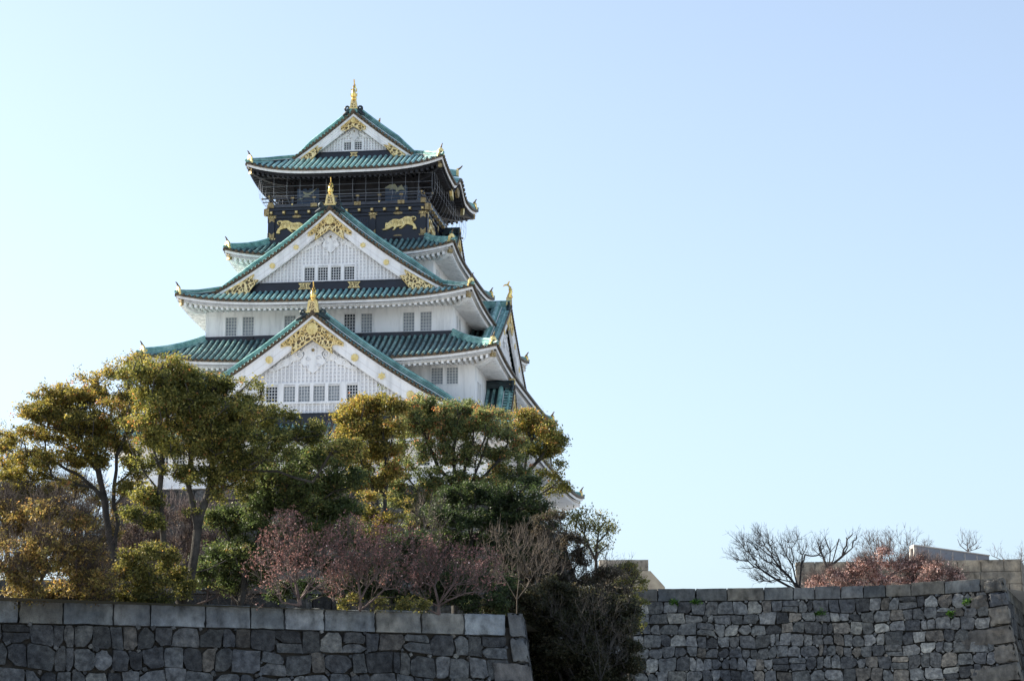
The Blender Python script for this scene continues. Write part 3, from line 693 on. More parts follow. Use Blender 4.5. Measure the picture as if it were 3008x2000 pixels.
def tiger(F, a0, z0, w_, parent, flip, b):
    k = w_/473.0
    P = [((x-335)*k, (532-y)*k) for x, y in TIG]
    if flip: P = [(w_-x, z) for x, z in P][::-1]
    P = [(a0+x, z0+z) for x, z in P]
    bm = bmesh.new(); vs = [bm.verts.new(F(x, b, z)) for x, z in P]; f = bm.faces.new(vs)
    r = bmesh.ops.extrude_face_region(bm, geom=[f]); off = Vector(F(0, .08, 0))-Vector(F(0, 0, 0))
    for g_ in r['geom']:
        if isinstance(g_, bmesh.types.BMVert): g_.co += off
    top = [g_ for g_ in r['geom'] if isinstance(g_, bmesh.types.BMFace)]
    bmesh.ops.inset_region(bm, faces=top, thickness=.035, depth=0); 
    for v in {v for f_ in top if f_.is_valid for v in f_.verts}: v.co += off*.7
    bmesh.ops.recalc_face_normals(bm, faces=bm.faces)
    bm.verts.ensure_lookup_table(); bm.verts.index_update(); mb = MB()
    mb.add([v.co for v in bm.verts], [tuple(v.index for v in f_.verts) for f_ in bm.faces], 'gold'); bm.free()
    for i in range(17):
        x = 440+i*20; y0 = 392-(i > 8)*25; 
        X = (x-335)*k; Y0 = (532-y0-6)*k; Y1 = (532-y0-52-(i % 3)*12)*k
        if flip: X = w_-X
        s_ = -1 if flip else 1
        mb.tube([F(a0+X, b+.135, z0+Y0), F(a0+X+s_*.05, b+.14, z0+(Y0+Y1)/2), F(a0+X+s_*.02, b+.135, z0+Y1)], [.012, .032, .010], 'gold_old', 4)
    for (x, y) in ((398, 470), (418, 450)):
        X = (x-335)*k; X = w_-X if flip else X
        mb.tube([F(a0+X-.05, b+.135, z0+(532-y)*k), F(a0+X+.05, b+.14, z0+(532-y)*k-.03)], .025, 'gold_old', 5)
    mb.build('tiger_relief', parent, recalc=False)
tiger(FF, 3.14, 19.82, 3.12, black, False, by+.003)
tiger(FF, -6.42, 19.82, 3.12, black, True, by+.003)
tiger(FE, -7.0, 19.82, 3.3, black, True, bx+.003)
tiger(FE, 3.6, 19.82, 3.3, black, False, bx+.003)

# ---- observation deck
mb = MB()
dx, dy = 5.65, 6.1
for F, A, b in ((FF, dx, dy), (FE, dy, dx), (FB, dx, dy), (FW, dy, dx)):
    mb.add([F(-A, b, 22.0), F(A, b, 22.0), F(A, b, 26.2), F(-A, b, 26.2)], [(0, 1, 2, 3)], 'lacquer_dull')
    for c in (-1, -.42, 0, .42, 1):
        a = c*(A-.2); mb.box(F, a-.2, a+.2, b+.003, b+.22, 22.1, 25.6, 'lacquer_dull')
    mb.box(F, -A-.2, A+.2, b+.225, b+.42, 24.95, 25.25, 'lacquer_dull'); mb.box(F, -A-.5, A+.5, b+.43, b+.8, 25.3, 25.55, 'lacquer_dull')
    for k in range(-3, 4): mb.box(F, k*A/3.2-.15, k*A/3.2+.15, b+.23, b+1.2, 25.0+.56, 25.8, 'lacquer_dull')
    for q in (-.71, .71):   # blue panels with notched top
        a = q*A; mb.box(F, a-1.0, a+1.0, b+.01, b+.08, 22.9, 24.25, 'deck_panel')
        for i in range(4): mb.box(F, a-1.0+i*.55, a-.7+i*.55, b+.01, b+.08, 24.25, 24.38, 'deck_panel')
deck = mb.build('deck_storey', castle, recalc=False)
mb = MB()
mb.add([(-7.2, -8.4, 22.12), (7.2, -8.4, 22.12), (7.2, 8.4, 22.12), (-7.2, 8.4, 22.12)], [(0, 1, 2, 3)], 'lacquer_dull')
mb.box(FF, -7.1, 7.1, -8.0, 8.0, 22.0, 22.11, 'lacquer')
mb.build('deck_floor', deck)
CR = [(0, 0), (.35, .18), (.62, .38), (.72, .52), (.62, .56), (.50, .78), (.60, .80), (.80, .68), (.98, .62), (1.35, .78), (1.75, 1.08), (1.55, .80), (1.25, .52), (1.0, .36), (1.35, .22), (1.55, .28), (1.35, .16), (.95, .24), (.80, .22), (.35, .02)]
mb = MB()
mb.prism(FF, [(-5.0+x, 23.35+z*.95) for x, z in CR], dy+.08, dy+.16, 'crane_pale'); mb.prism(FF, [(5.1-x, 24.5-z*.2-.45+abs(x-.8)*.12+(.15 if i % 2 else 0)) for i, (x, z) in enumerate(CR)], dy+.08, dy+.12, 'crane_pale')
mb.prism(FF, [(2.95, 24.15), (3.4, 24.45), (3.9, 24.5), (4.15, 24.15), (4.5, 24.42), (4.62, 24.2), (4.85, 23.85), (4.45, 24.0), (4.2, 23.85), (3.95, 23.65), (4.0, 23.95), (3.75, 24.1), (3.4, 24.12)], dy+.13, dy+.18, 'crane_pale')
mb.build('crane_relief', deck)
# railing
rl = MB()
rx, ry = 6.85, 8.35
for F, A, b in ((FF, rx, ry), (FE, ry, rx), (FB, rx, ry), (FW, ry, rx)):
    rl.box(F, -A-.1, A+.1, b-.08, b+.16, 22.12, 22.38, 'rail_grey')
    rl.box(F, -A-.75, A+.75, b-.05, b+.05, 22.62, 22.70, 'rail_grey'); rl.box(F, -A-.85, A+.85, b-.06, b+.06, 22.92, 23.02, 'rail_grey')
    n = 7
    for k in range(n+1):
        a = -A+2*A*k/n; rl.box(F, a-.08, a+.08, b-.085, b+.085, 22.39, 22.98 if k % 2 else 23.1, 'rail_grey')
        rl.box(F, a-.30, a+.30, b+.10, b+.19, 22.1, 22.42, 'gold_old') if k % 2 == 0 else rl.box(F, a-.07, a+.07, b+.1, b+.2, 22.28, 22.42, 'gold')
        rl.box(F, a-.16, a+.16, b+.06, b+.10, 22.90, 23.04, 'gold_old')
    for q in (-1, 1): rl.box(F, q*(A+.02)-.2, q*(A+.02)+.2, b-.2, b+.2, 22.13, 22.58, 'gold_old'); rl.box(F, q*(A+.8)-.06, q*(A+.8)+.06, b-.08, b+.08, 22.9, 23.04, 'gold_old')
    rl.tube([F(-A, b-.2, 23.25), F(A, b-.2, 23.25)], .03, 'wire', 5)
rail = rl.build('balcony_railing', castle)
# bulging safety net
nb = MB(); nx, ny = 7.7, 8.6
prof_ = [(25.55, .10), (24.9, .16), (24.1, .22), (23.5, .22), (23.0, .12), (22.5, -.15), (22.15, -.5)]
for F, A, b in ((FF, nx, ny), (FE, ny, nx), (FW, ny, nx)):
    n = int(2*A/1.15)
    for k in range(n+1):
        a = -A+2*A*k/n; nb.tube([F(a*(1 if z > 23.2 else (A+o-.1)/A), b+o, z) for z, o in prof_], .013, 'wire', 4, caps=False)
    for z, o in ((25.55, .1), (24.75, .18), (23.95, .22), (23.4, .2)):
        nb.tube([F(-A, b+o, z), F(A, b+o, z)], .011, 'wire', 4, caps=False)
nb.build('safety_net', castle)

# ---- stone base
# ---------------------------------------------------------------- ground, terraces, stone walls
mat('ground_earth', [(0.3, (0.035, 0.04, 0.02)), (0.5, (0.08, 0.075, 0.045)), (0.75, (0.13, 0.11, 0.075))], 0.25, 0.95, bump=0.05, bscale=2)
mat('stone_dark', [(0.28, (0.3, 0.3, 0.3)), (0.44, (0.7, 0.7, 0.7)), (0.56, (1.05, 1.05, 1.03)), (0.72, (1.7, 1.66, 1.6))], 4.5, 0.85, bump=0.09, bscale=11, detail=8, attr=True, spec=0.3)
mat('stone_coping', [(0.3, (0.38, 0.38, 0.38)), (0.42, (0.75, 0.75, 0.75)), (0.56, (1.1, 1.1, 1.1)), (0.72, (1.5, 1.5, 1.46))], 2.6, 0.85, bump=0.05, bscale=14, detail=9, attr=True, spec=0.3, vec_scale=(1, 1, 0.6))
mottle('stone_dark', .35, (.72, .74, .78), (1.2, 1.16, 1.08))
mottle('stone_coping', .5, (.65, .68, .74), (1.15, 1.12, 1.08), (1, 1, 2))
mat('joint_dark', [(0.3, (0.012, 0.012, 0.012)), (0.7, (0.06, 0.054, 0.045))], 2, 0.95)
mat('gravel', [(0.3, (.34, .34, .33)), (0.7, (.44, .44, .425))], 0.4, 0.95, bump=0.02, bscale=6)
def hitz(px, py, z):
    d = _fw+_rt*(px-1504)/FPX+_up*(1000-py)/FPX
    return CAM+d*(z-CAM[2])/d[2]
def sheet(name, pts, mname, kind='structure'):
    me = bpy.data.meshes.new(name); me.from_pydata([tuple(p) for p in pts], [], [tuple(range(len(pts)))]); me.materials.append(MATS[mname])
    o = link(name, me); o['kind'] = kind; return o
sheet('ground', [(-6000, -6000, -32.6), (6000, -6000, -32.6), (6000, 8000, -32.6), (-6000, 8000, -32.6)], 'gravel')

class Wall:
    """battered dry-stone wall following a plan polyline of top points"""
    def __init__(s, pts, z, H, b1, b2, sign=1, lift=None):
        s.lift = lift or [0]*len(pts)
        s.p = [Vector((p[0], p[1])) for p in pts]; s.z = z; s.H = H; s.b1 = b1; s.b2 = b2; s.sign = sign
        s.L = [0]
        for a, b in zip(s.p, s.p[1:]): s.L.append(s.L[-1]+(b-a).length)
        s.n = []
        for i in range(len(s.p)):
            d = (s.p[min(i+1, len(s.p)-1)]-s.p[max(i-1, 0)]).normalized(); s.n.append(Vector((d.y, -d.x))*sign)
    def bat(s, h): return s.b1*h+s.b2*h*h
    def P(s, t, h, o=0.0):
        i = 0
        while i < len(s.L)-2 and t > s.L[i+1]: i += 1
        f = (t-s.L[i])/(s.L[i+1]-s.L[i]); q = s.p[i].lerp(s.p[i+1], f); n = s.n[i].lerp(s.n[i+1], min(max(f, 0), 1)).normalized()
        if f > 1 or f < 0:
            q = s.p[i]+(s.p[i+1]-s.p[i])*f
        c = q+n*(s.bat(max(h, 0))+o); li = s.lift[i]+(s.lift[i+1]-s.lift[i])*min(max(f, 0), 1); return (c.x, c.y, s.z-h+li*max(0, 1-h/9))

class StoneMesh:
    def __init__(s): s.v = []; s.f = []; s.c = []
    def stone(s, W, poly, tint, rnd, bulge=.07, depth=.22, sub=2, rough=.02):
        """poly: list of (t,h) corners in the wall's face"""
        pts = []; n = len(poly)
        for i in range(n):
            a = poly[i]; b = poly[(i+1) % n]
            for k in range(sub):
                f = k/sub; j = rnd.uniform(-rough, rough) if k else 0
                pts.append((a[0]+(b[0]-a[0])*f+j, a[1]+(b[1]-a[1])*f+rnd.uniform(-rough, rough)*(k > 0)))
        cx = sum(p[0] for p in pts)/len(pts); cy = sum(p[1] for p in pts)/len(pts); m = len(pts)
        o0 = len(s.v); base = rnd.uniform(-.03, .04); tx = rnd.uniform(-.10, .10); ty = rnd.uniform(-.10, .10)
        for (k, o) in ((1.0, -depth), (.99, -.03), (.975, bulge*.7), (.6, bulge)):
            for p in pts:
                x = cx+(p[0]-cx)*k; y = cy+(p[1]-cy)*k
                oo = o+(base+tx*(x-cx)+ty*(y-cy)+rnd.uniform(-.012, .012) if o > -.1 else 0)
                s.v.append(W.P(x, y, oo))
        s.v.append(W.P(cx, cy, bulge+base+rnd.uniform(-.015, .015)))
        for r in range(3):
            for i in range(m):
                j = (i+1) % m; s.f.append((o0+r*m+i, o0+r*m+j, o0+(r+1)*m+j, o0+(r+1)*m+i)); s.c.append(tint)
        for i in range(m): s.f.append((o0+3*m+i, o0+3*m+(i+1) % m, o0+4*m)); s.c.append(tint)
    def block(s, P8, tint, rnd, bev=.03, nz=.012):
        """8 corners of a hewn block (bottom 4, top 4); bevelled by insetting each face"""
        P8 = [Vector(p) for p in P8]; c = sum(P8, Vector())/8
        for f in ((0, 1, 2, 3), (7, 6, 5, 4), (0, 4, 5, 1), (1, 5, 6, 2), (2, 6, 7, 3), (3, 7, 4, 0)):
            q = [P8[i] for i in f]; fc = sum(q, Vector())/4; o0 = len(s.v); N = 6
            nrm = (q[1]-q[0]).cross(q[3]-q[0]).normalized()
            if nrm.dot(fc-c) < 0: nrm = -nrm
            for i in range(N+1):
                for j in range(N+1):
                    p = q[0].lerp(q[1], i/N).lerp(q[3].lerp(q[2], i/N), j/N)
                    e = i in (0, N) or j in (0, N)
                    if e: p = p+(c-p).normalized()*bev*rnd.choice([.6, .8, 1, 1.2, 1.6, 2.6])
                    else: p = p+nrm*rnd.uniform(-nz, nz)
                    s.v.append(tuple(p))
            for i in range(N):
                for j in range(N):
                    a = o0+i*(N+1)+j; s.f.append((a, a+1, a+N+2, a+N+1)); s.c.append(tint)
    def build(s, name, mname, parent):
        me = bpy.data.meshes.new(name); me.from_pydata(s.v, [], s.f); me.materials.append(MATS[mname])
        ca = me.color_attributes.new('tint', 'FLOAT_COLOR', 'CORNER')
        col = np.ones((len(me.loops), 4), np.float32); lens = [len(f) for f in s.f]; col[:, :3] = np.repeat(np.array(s.c, np.float32), lens, axis=0)
        ca.data.foreach_set('color', col.ravel())
        me.polygons.foreach_set('use_smooth', [True]*len(s.f))
        bm = bmesh.new(); bm.from_mesh(me); bmesh.ops.recalc_face_normals(bm, faces=bm.faces); bm.to_mesh(me); bm.free()
        try: me.set_sharp_from_angle(angle=radians(38))
        except Exception: pass
        return link(name, me, parent)
TONE = (.93, 1.0, 1.11)
WAVE = .8
def stone_tint(rnd, k=1.0):
    r = rnd.random()
    if r < .30: c = (.085, .085, .085)
    elif r < .60: c = (.125, .125, .12)
    elif r < .82: c = (.17, .167, .16)
    elif r < .92: c = (.155, .137, .115)
    else: c = (.24, .23, .205)
    v = rnd.uniform(.6, 1.4)*k; return tuple(min(.6, x*v*s) for x, s in zip(c, TONE))
def lay_stones(W, t0, t1f, h0, h1, sh, sw, rnd, name, parent, k=1.0, small=True):
    """irregular courses: t1f(h) right limit"""
    S = StoneMesh(); h = h0; r = 0
    ph = [rnd.uniform(0, 6) for _ in range(40)]
    def line(r_, t, hb): return hb+WAVE*(.10*sin(t*.9+ph[r_ % 40])+.07*sin(t*2.3+ph[(r_+7) % 40]))*(1 if r_ > 0 else 0)
    rows = [h0]
    while rows[-1] < h1: rows.append(rows[-1]+sh*rnd.uniform(.82, 1.2))
    prev = {}
    for r in range(len(rows)-1):
        t = (t0(rows[r]) if callable(t0) else t0-rnd.uniform(0, sw))
        lim = t1f((rows[r]+rows[r+1])/2)
        while t < lim-.02:
            w_ = sw*rnd.uniform(.6, 1.45); t2 = min(t+w_, lim+.02)
            if lim-t2 < sw*.35: t2 = lim+.02
            g = .012; st = rnd.uniform(-.09, .09)*WAVE if r > 0 else 0; sb = rnd.uniform(-.07, .07)*WAVE
            a, b = t+g, t2-g
            if b-a < .18: t = t2; continue
            tl = rnd.uniform(-.07, .07); tr_ = rnd.uniform(-.07, .07)
            y0 = lambda x: line(r, x, rows[r])+g+max(st, -.03); y1 = lambda x: line(r+1, x, rows[r+1])-g-abs(sb)*.6
            if w_ > sw*1.15 and rnd.random() < .25*WAVE:   # two thin stones on top of each other
                ym = lambda x: (y0(x)+y1(x))/2+sb
                quads = [[(a+tl, y0(a)), (b+tr_, y0(b)), (b, ym(b)-g), (a, ym(a)-g)], [(a, ym(a)+g), (b, ym(b)+g), (b-tr_, y1(b)), (a-tl, y1(a))]]
            elif rnd.random() < .10:
                am = (a+b)/2+tl; quads = [[(a, y0(a)), (am-g, y0(am)), (am-g+tr_, y1(am)), (a, y1(a))], [(am+g, y0(am)), (b, y0(b)), (b, y1(b)), (am+g+tr_, y1(am))]]
            else: quads = [[(a+tl, y0(a)), (b+tr_, y0(b)), (b-tr_, y1(b)), (a-tl, y1(a))]]
            for q in quads:
                poly = []
                for i in range(4):
                    p, pv, nx = q[i], q[i-1], q[(i+1) % 4]
                    ch = rnd.choice([.02, .03, .05, .07, .10, .20, .26])*min(1, sh/.75)
                    d1 = math.dist(p, pv); d2 = math.dist(p, nx)
                    if d1 < .05 or d2 < .05: continue
                    k1, k2 = min(.42, ch/d1*rnd.uniform(.6, 1.3)), min(.42, ch/d2*rnd.uniform(.6, 1.3))
                    c1 = (p[0]+(pv[0]-p[0])*k1, p[1]+(pv[1]-p[1])*k1); c2 = (p[0]+(nx[0]-p[0])*k2, p[1]+(nx[1]-p[1])*k2)
                    poly += [c1, c2]
                    if ch >= .12 and small and rnd.random() < .75:   # chinking stone in the gap
                        sx, sy = p; rr = ch*rnd.uniform(.32, .5); m_ = rnd.randint(4, 5)
                        pp = [(sx+cos(2*pi*j/m_+ch)*rr*rnd.uniform(.7, 1.25), sy+sin(2*pi*j/m_+ch)*rr*rnd.uniform(.7, 1.2)) for j in range(m_)]
                        S.stone(W, pp, tuple(x*1.1 for x in stone_tint(rnd, k)), rnd, bulge=.02, depth=.2, sub=1, rough=.0)
                if len(poly) >= 4: S.stone(W, poly, stone_tint(rnd, k), rnd, bulge=rnd.uniform(.03, .08), rough=.03)
            t = t2
    return S.build(name, 'stone_dark', parent)
def backing(W, t0, t1f, h0, H, parent, o=-.16):
    mb = MB(); hs = [h0+(H-h0)*i/10 for i in range(11)]; n = 24
    mb.grid([[W.P(t0+(t1f(h)-t0)*i/n, h, o) for i in range(n+1)] for h in hs], 'joint_dark', False); return mb.build('wall_core', parent)
def coping(W, t0, t1, hgt, lens, rnd, name, parent, k=1.0, dep=.7, tops=None):
    S = StoneMesh(); t = t0; i = 0
    while t < t1-.05:
        l = lens*rnd.uniform(.72, 1.3); t2 = min(t+l, t1)
        if t1-t2 < lens*.4: t2 = t1
        g = .008; u = rnd.uniform(-.035, .035); pr = rnd.uniform(-.012, .02); P8 = []
        for z in (hgt-.012, u):
            for (tt, oo) in ((t+g, -dep), (t2-g, -dep), (t2-g, .04+pr), (t+g, .04+pr)): P8.append(W.P(tt, z, oo))
        c = rnd.choice([(.24, .25, .255), (.27, .28, .28), (.21, .22, .22), (.25, .235, .205), (.28, .285, .285)]); v = rnd.uniform(.75, 1.2)*k
        S.block(P8, (c[0]*v*(.92 if k > .8 else 1.0), c[1]*v, c[2]*v*(1.08 if k > .8 else .97)), rnd, bev=.022, nz=.014); t = t2
    return S.build(name, 'stone_coping', parent)

# --- near left wall
ZL = -23.45
pl = [hitz(-1500, 1690, ZL), hitz(-420, 1743, ZL), hitz(0, 1760, ZL), hitz(760, 1780, ZL), hitz(1484, 1803, ZL)]
WL = Wall(pl, ZL, 9.1, .10, .006)
LL = WL.L[-1]
lw = thing('stone_wall', 'near dark stone rampart with long pale coping blocks along the bottom left', 'stone wall', tuple(WL.P(0, 9.1)))
rnd = random.Random(11)
coping(WL, 0, LL, .82, 1.62, rnd, 'coping_stones', lw, .82)
lay_stones(WL, 0, lambda h: LL+WL.bat(h)-.15, .84, 9.0, .70, .72, rnd, 'field_stones', lw, .74)
backing(WL, 0, lambda h: LL+WL.bat(h)+.3, .5, 9.1, lw)
# corner stack, tall end block on top
S = StoneMesh(); h = -.06; i = 0
d_ = Vector((sin(radians(-7.0)), cos(radians(-7.0)), 0))
while h < 9.0:
    hh = .92 if i == 0 else rnd.uniform(.72, .95); ln = (.62, .66, 1.5, .75, 1.6, .7, 1.5)[i % 7] if i else .62
    P8 = []
    for z in (h+hh-.02, h+.01):
        b = WL.bat(max(z, 0)); q = Vector(WL.P(LL+.0, z, .05)); dirx = (Vector(WL.P(LL, 0))-Vector(WL.P(LL-1, 0))).normalized()
        r0 = q+dirx*(.68+b); l0 = q+dirx*(.68-ln+(b if ln < 1 else b))
        P8 += [tuple(l0+d_*.9), tuple(r0+d_*.9), tuple(r0), tuple(l0)]
    c = rnd.choice([(.13, .125, .12), (.11, .115, .12), (.14, .145, .145)])
    S.block(P8, c, rnd, bev=.04, nz=.01); h += hh; i += 1
S.build('corner_stones', 'stone_coping', lw)
# return face running back from the corner
q0 = Vector(WL.P(LL, 0))+(Vector(WL.P(LL, 0))-Vector(WL.P(LL-1, 0))).normalized()*.68
WLs = Wall([(q0+d_*.9)[:2], (q0+d_*9)[:2]], ZL, 9.1, .10, .006)
lay_stones(WLs, 0, lambda h: 8, .1, 9.0, .8, .9, rnd, 'return_stones', lw, .45, small=False)
backing(WLs, -.5, lambda h: 8.2, .0, 9.1, lw)

# --- honmaru wall at the right
TONE = (.97, 1.0, 1.04)
WAVE = .65
ZR = -18.3
PRP = ((1540, 1729), (1750, 1730), (1918, 1730), (2215, 1726.5), (2460, 1721), (2650, 1713.5), (2850, 1700), (2930, 1694.5))
pr = [hitz(p[0], 1730-(1730-p[1])*.3, ZR) for p in PRP]
WR = Wall(pr, ZR, 14.3, .10, .0075, lift=[(1730-p[1])*.7/7000*128 for p in PRP]); LR = WR.L[-1]
rw = thing('stone_wall', 'far tall curved stone rampart on the right with coping along its top', 'stone wall', tuple(WR.P(LR/2, 14.3)))
rnd = random.Random(5)
coping(WR, 0, LR, .70, 1.65, rnd, 'coping_stones', rw, .64)
lay_stones(WR, 0, lambda h: LR+WR.bat(h)-.75, .72, 14.2, .64, .72, rnd, 'field_stones', rw, 1.2)
backing(WR, 0, lambda h: LR+WR.bat(h)+.1, .4, 14.3, rw)
ps = [Vector(pr[-1]), hitz(3008, 1790, ZR), hitz(3070, 1880, ZR)]
d2 = Vector(Vector(ps[1])-Vector(ps[0])).normalized()
S = StoneMesh(); h = 0.0; i = 0
while h < 14.2:
    hh = .72 if i == 0 else rnd.uniform(.75, 1.05); ln = (1.1, 2.0, 1.1, 2.8, 1.2, 2.6, 1.3)[i % 7]
    parts = [(0, ln)] if i % 2 == 0 or ln > 2.2 else [(0, ln*.5), (ln*.5, ln)]
    for (l0, l1) in parts:
        P8 = []
        for z in (h+hh-.015, h+.012):
            dirx = (Vector(WR.P(LR, 0))-Vector(WR.P(LR-1, 0))).normalized(); q = Vector(WR.P(LR, z, .13)); b = WR.bat(z); k = .16*(1-z/14)
            e = lambda l: q+dirx*(.35+b-l)+Vector((0, 0, -.10*l))
            P8 += [tuple(e(l1)+d2*.8), tuple(e(l0)+d2*1.3), tuple(e(l0)), tuple(e(l1))]
        c = rnd.choice([(.15, .14, .12), (.10, .105, .11), (.18, .165, .14), (.12, .11, .095)])
        S.block(P8, c, rnd, bev=.06, nz=.03)
    h += hh; i += 1
S.build('corner_stones', 'stone_coping', rw)
q0 = Vector(WR.P(LR, 0))+(Vector(WR.P(LR, 0))-Vector(WR.P(LR-1, 0))).normalized()*.35
WRs = Wall([(q0+d2*1.0)[:2], (q0+d2*46)[:2]], ZR, 14.3, .10, .0075)
coping(WRs, 0, 45, .72, 1.7, rnd, 'coping_stones', rw, .5)
lay_stones(WRs, 0, lambda h: 45, .74, 14.2, .9, 1.1, rnd, 'return_stones', rw, .55, small=False)
backing(WRs, -.8, lambda h: 45, .4, 14.3, rw)

TONE = (1, 1, 1)
# --- inner wall seen through the trees on the left
pi_ = [hitz(-2200, 1680, ZR), hitz(-500, 1700, ZR), hitz(600, 1706, ZR), hitz(1500, 1712, ZR)]
WI = Wall(pi_, ZR, 6.5, .12, .01)
iw = thing('stone_wall', 'dark inner stone rampart half hidden behind the tree trunks on the left', 'stone wall', tuple(WI.P(WI.L[-1]/2, 6.4)))
coping(WI, 0, WI.L[-1], .7, 1.7, rnd, 'coping_stones', iw, .4)
lay_stones(WI, 0, lambda h: WI.L[-1], .72, 6.4, .95, 1.2, rnd, 'field_stones', iw, .45, small=False)
backing(WI, 0, lambda h: WI.L[-1], .4, 6.5, iw)

# --- terraces
a0, a1, c1_ = Vector(pl[0]), Vector(pl[-1]), q0
t1 = Vector(WL.P(LL, 0)); bk = Vector(pi_[0]); bk2 = Vector(pi_[-1])
me_pts = [(a0.x-60, a0.y, ZL-.06), (a0.x, a0.y+.2, ZL-.06), (a1.x+.3, a1.y+.3, ZL-.06), (a1.x+.3, a1.y+9, ZL-.06), (bk2.x, bk2.y+3, ZL-.06), (bk.x-60, bk.y+3, ZL-.06)]
sheet('ground', me_pts, 'ground_earth')
up_pts = [(bk.x-120, bk.y, ZR-.06)]+[(p[0], p[1]+.3, ZR-.06) for p in pi_]+[(p[0], p[1]+.4, ZR-.06) for p in pr[1:]]+[(ps[2][0]+90, ps[2][1]+100, ZR-.06), (400, 600, ZR-.06), (-400, 600, ZR-.06)]
sheet('ground', up_pts, 'gravel')

# --- castle stone base
mb = MB()
WB = Wall([(-15.9, -20.7), (15.9, -20.7)], -4.62, 13.7, .22, .012); WB2 = Wall([(15.9, -20.7), (15.9, 20.7)], -4.62, 13.7, .22, .012)
base = thing('castle_stone_base', 'high sloping stone base under the white castle tower, mostly behind trees', 'stone base', (0, 0, GZ))
lay_stones(WB, lambda h: -WB.bat(h), lambda h: 31.8+WB.bat(h), 0.02, 13.6, 1.1, 1.4, rnd, 'stone_face', base, .6, small=False)
lay_stones(WB2, -1, lambda h: 41.4, 0.02, 13.6, 1.1, 1.4, rnd, 'stone_face', base, .6, small=False)
mb = MB(); hs = [0, 5, 10, 13.7]
mb.grid([[(-15.8-WB.bat(h), 20.6+WB.bat(h), -4.62-h), (-15.8-WB.bat(h), -20.6-WB.bat(h), -4.62-h), (15.8+WB.bat(h), -20.6-WB.bat(h), -4.62-h), (15.8+WB.bat(h), 20.6+WB.bat(h), -4.62-h)] for h in hs], 'joint_dark', False)
mb.build('base_core', base)

# --- upper ashlar wall at the right, with stair parapet in the middle distance
def ashlar(name, label, pts, z, courses, ch, bl, tint, seed):
    W = Wall(pts, z, courses*ch, .04, 0); rnd = random.Random(seed)
    th = thing(name, label, 'stone wall', tuple(W.P(0, courses*ch)))
    S = StoneMesh()
    for r in range(courses):
        t = -(bl*.5 if r % 2 else 0); 
        while t < W.L[-1]:
            l = bl*rnd.uniform(.7, 1.3); t2 = t+l
            if W.L[-1]-t2 < bl*.45: t2 = W.L[-1]
            a = max(t, 0)+.006
            P8 = []
            for z_ in ((r+1)*ch-.006, r*ch+.006+(rnd.uniform(0, .02) if r == 0 else 0)):
                for tt, oo in ((a, -1.0), (t2-.006, -1.0), (t2-.006, 0), (a, 0)): P8.append(W.P(tt, z_, oo))
            v = rnd.uniform(.8, 1.15); S.block(P8, tuple(x*v for x in tint), rnd, bev=.015, nz=.006); t = t2
    S.build('ashlar_blocks', 'stone_coping', th)
    return W, th
ZU = -14.75
pu = [hitz(2337, 1649, ZU), hitz(2670, 1646, ZU), hitz(2998, 1640.5, ZU)]
WU, uw = ashlar('ashlar_wall', 'upper wall of squared tan blocks above and behind the curved rampart', pu, ZU, 5, .78, 1.45, (.30, .26, .20), 3)
e0 = Vector(pu[-1]); 
ashlar('ashlar_wall', 'end face of squared blocks running back at the far right edge', [e0[:2], (e0+Vector((1.2, 9, 0)))[:2]], ZU-.0, 5, .78, 1.45, (.24, .21, .17), 4)
ashlar('stair_parapet', 'sunlit tan stone parapet block stepping down beside the tree mass', [hitz(1760, 1642, ZU)[:2], hitz(1905, 1642, ZU)[:2]], ZU, 2, .72, 1.5, (.42, .36, .28), 6)
p0 = Vector(hitz(1905, 1678, ZU-.8)); 
mb = MB(); G = lambda a, b, z: tuple(p0+Vector((a, b, z)))
mb.prism(lambda a, b, z: G(a, -b, z), [(-3.0, 0), (.15, 0), (1.0, -.95), (1.05, -3), (-3.0, -3)], -.4, .4, 'joint_dark')
mat('stone_tan', [(0.3, (.26, .22, .17)), (0.6, (.38, .33, .25)), (0.8, (.44, .39, .31))], 1.4, 0.85, bump=.02, bscale=8)
mb.mats = ['stone_tan']; o = mb.build('stair_parapet'); tag(o, 'sloping stone stair rail below the sunlit parapet block', 'stair rail')
# --- sloping panelled structure on the upper wall
mat('panel_grey', [(0.3, (.17, .18, .21)), (0.7, (.22, .235, .27))], 1.0, 0.6)
mat('panel_frame', [(0.3, (.40, .36, .33)), (0.7, (.50, .46, .42))], 1.0, 0.7)
z0 = ZU+.02
A = Vector(hitz(2690, 1645.5, z0)); A = Vector((A.x, A.y+1.6, z0)); k_ = 1.013
B = A+Vector((4.9, 1.2, 0)); d = (B-A).normalized(); nn = Vector((-d.y, d.x, 0))
sh = thing('stair_canopy', 'sloping grey panelled canopy with pale end frame standing on the upper wall', 'canopy', tuple(A))
mb = MB(); PF = lambda a, b, z: tuple(A+d*a-nn*b+Vector((0, 0, z)))
mb.prism(PF, [(0.15, 0), (4.9, 0), (4.9, .52), (0.1, 1.13)], -1.1, 0, 'panel_grey')
mb.build('side_panels', sh)
mb = MB()
for i in range(1, 6):
    a = .1+4.8*i/6; mb.box(PF, a-.02, a+.02, .0, .03, .02, 1.13-.61*i/6-.08, 'panel_frame'); mb.box(PF, a-.08, a-.05, .002, .045, .62-.05*i, .72-.05*i, 'panel_frame')
mb.prism(PF, [(0, 1.13), (4.95, .52), (4.95, .58), (0, 1.20)], -1.15, .06, 'panel_frame')
mb.build('trim', sh)
mb = MB(); LF_ = lambda a, b, z: tuple(A-nn*(-a)+d*(-b)+Vector((0, 0, z)))
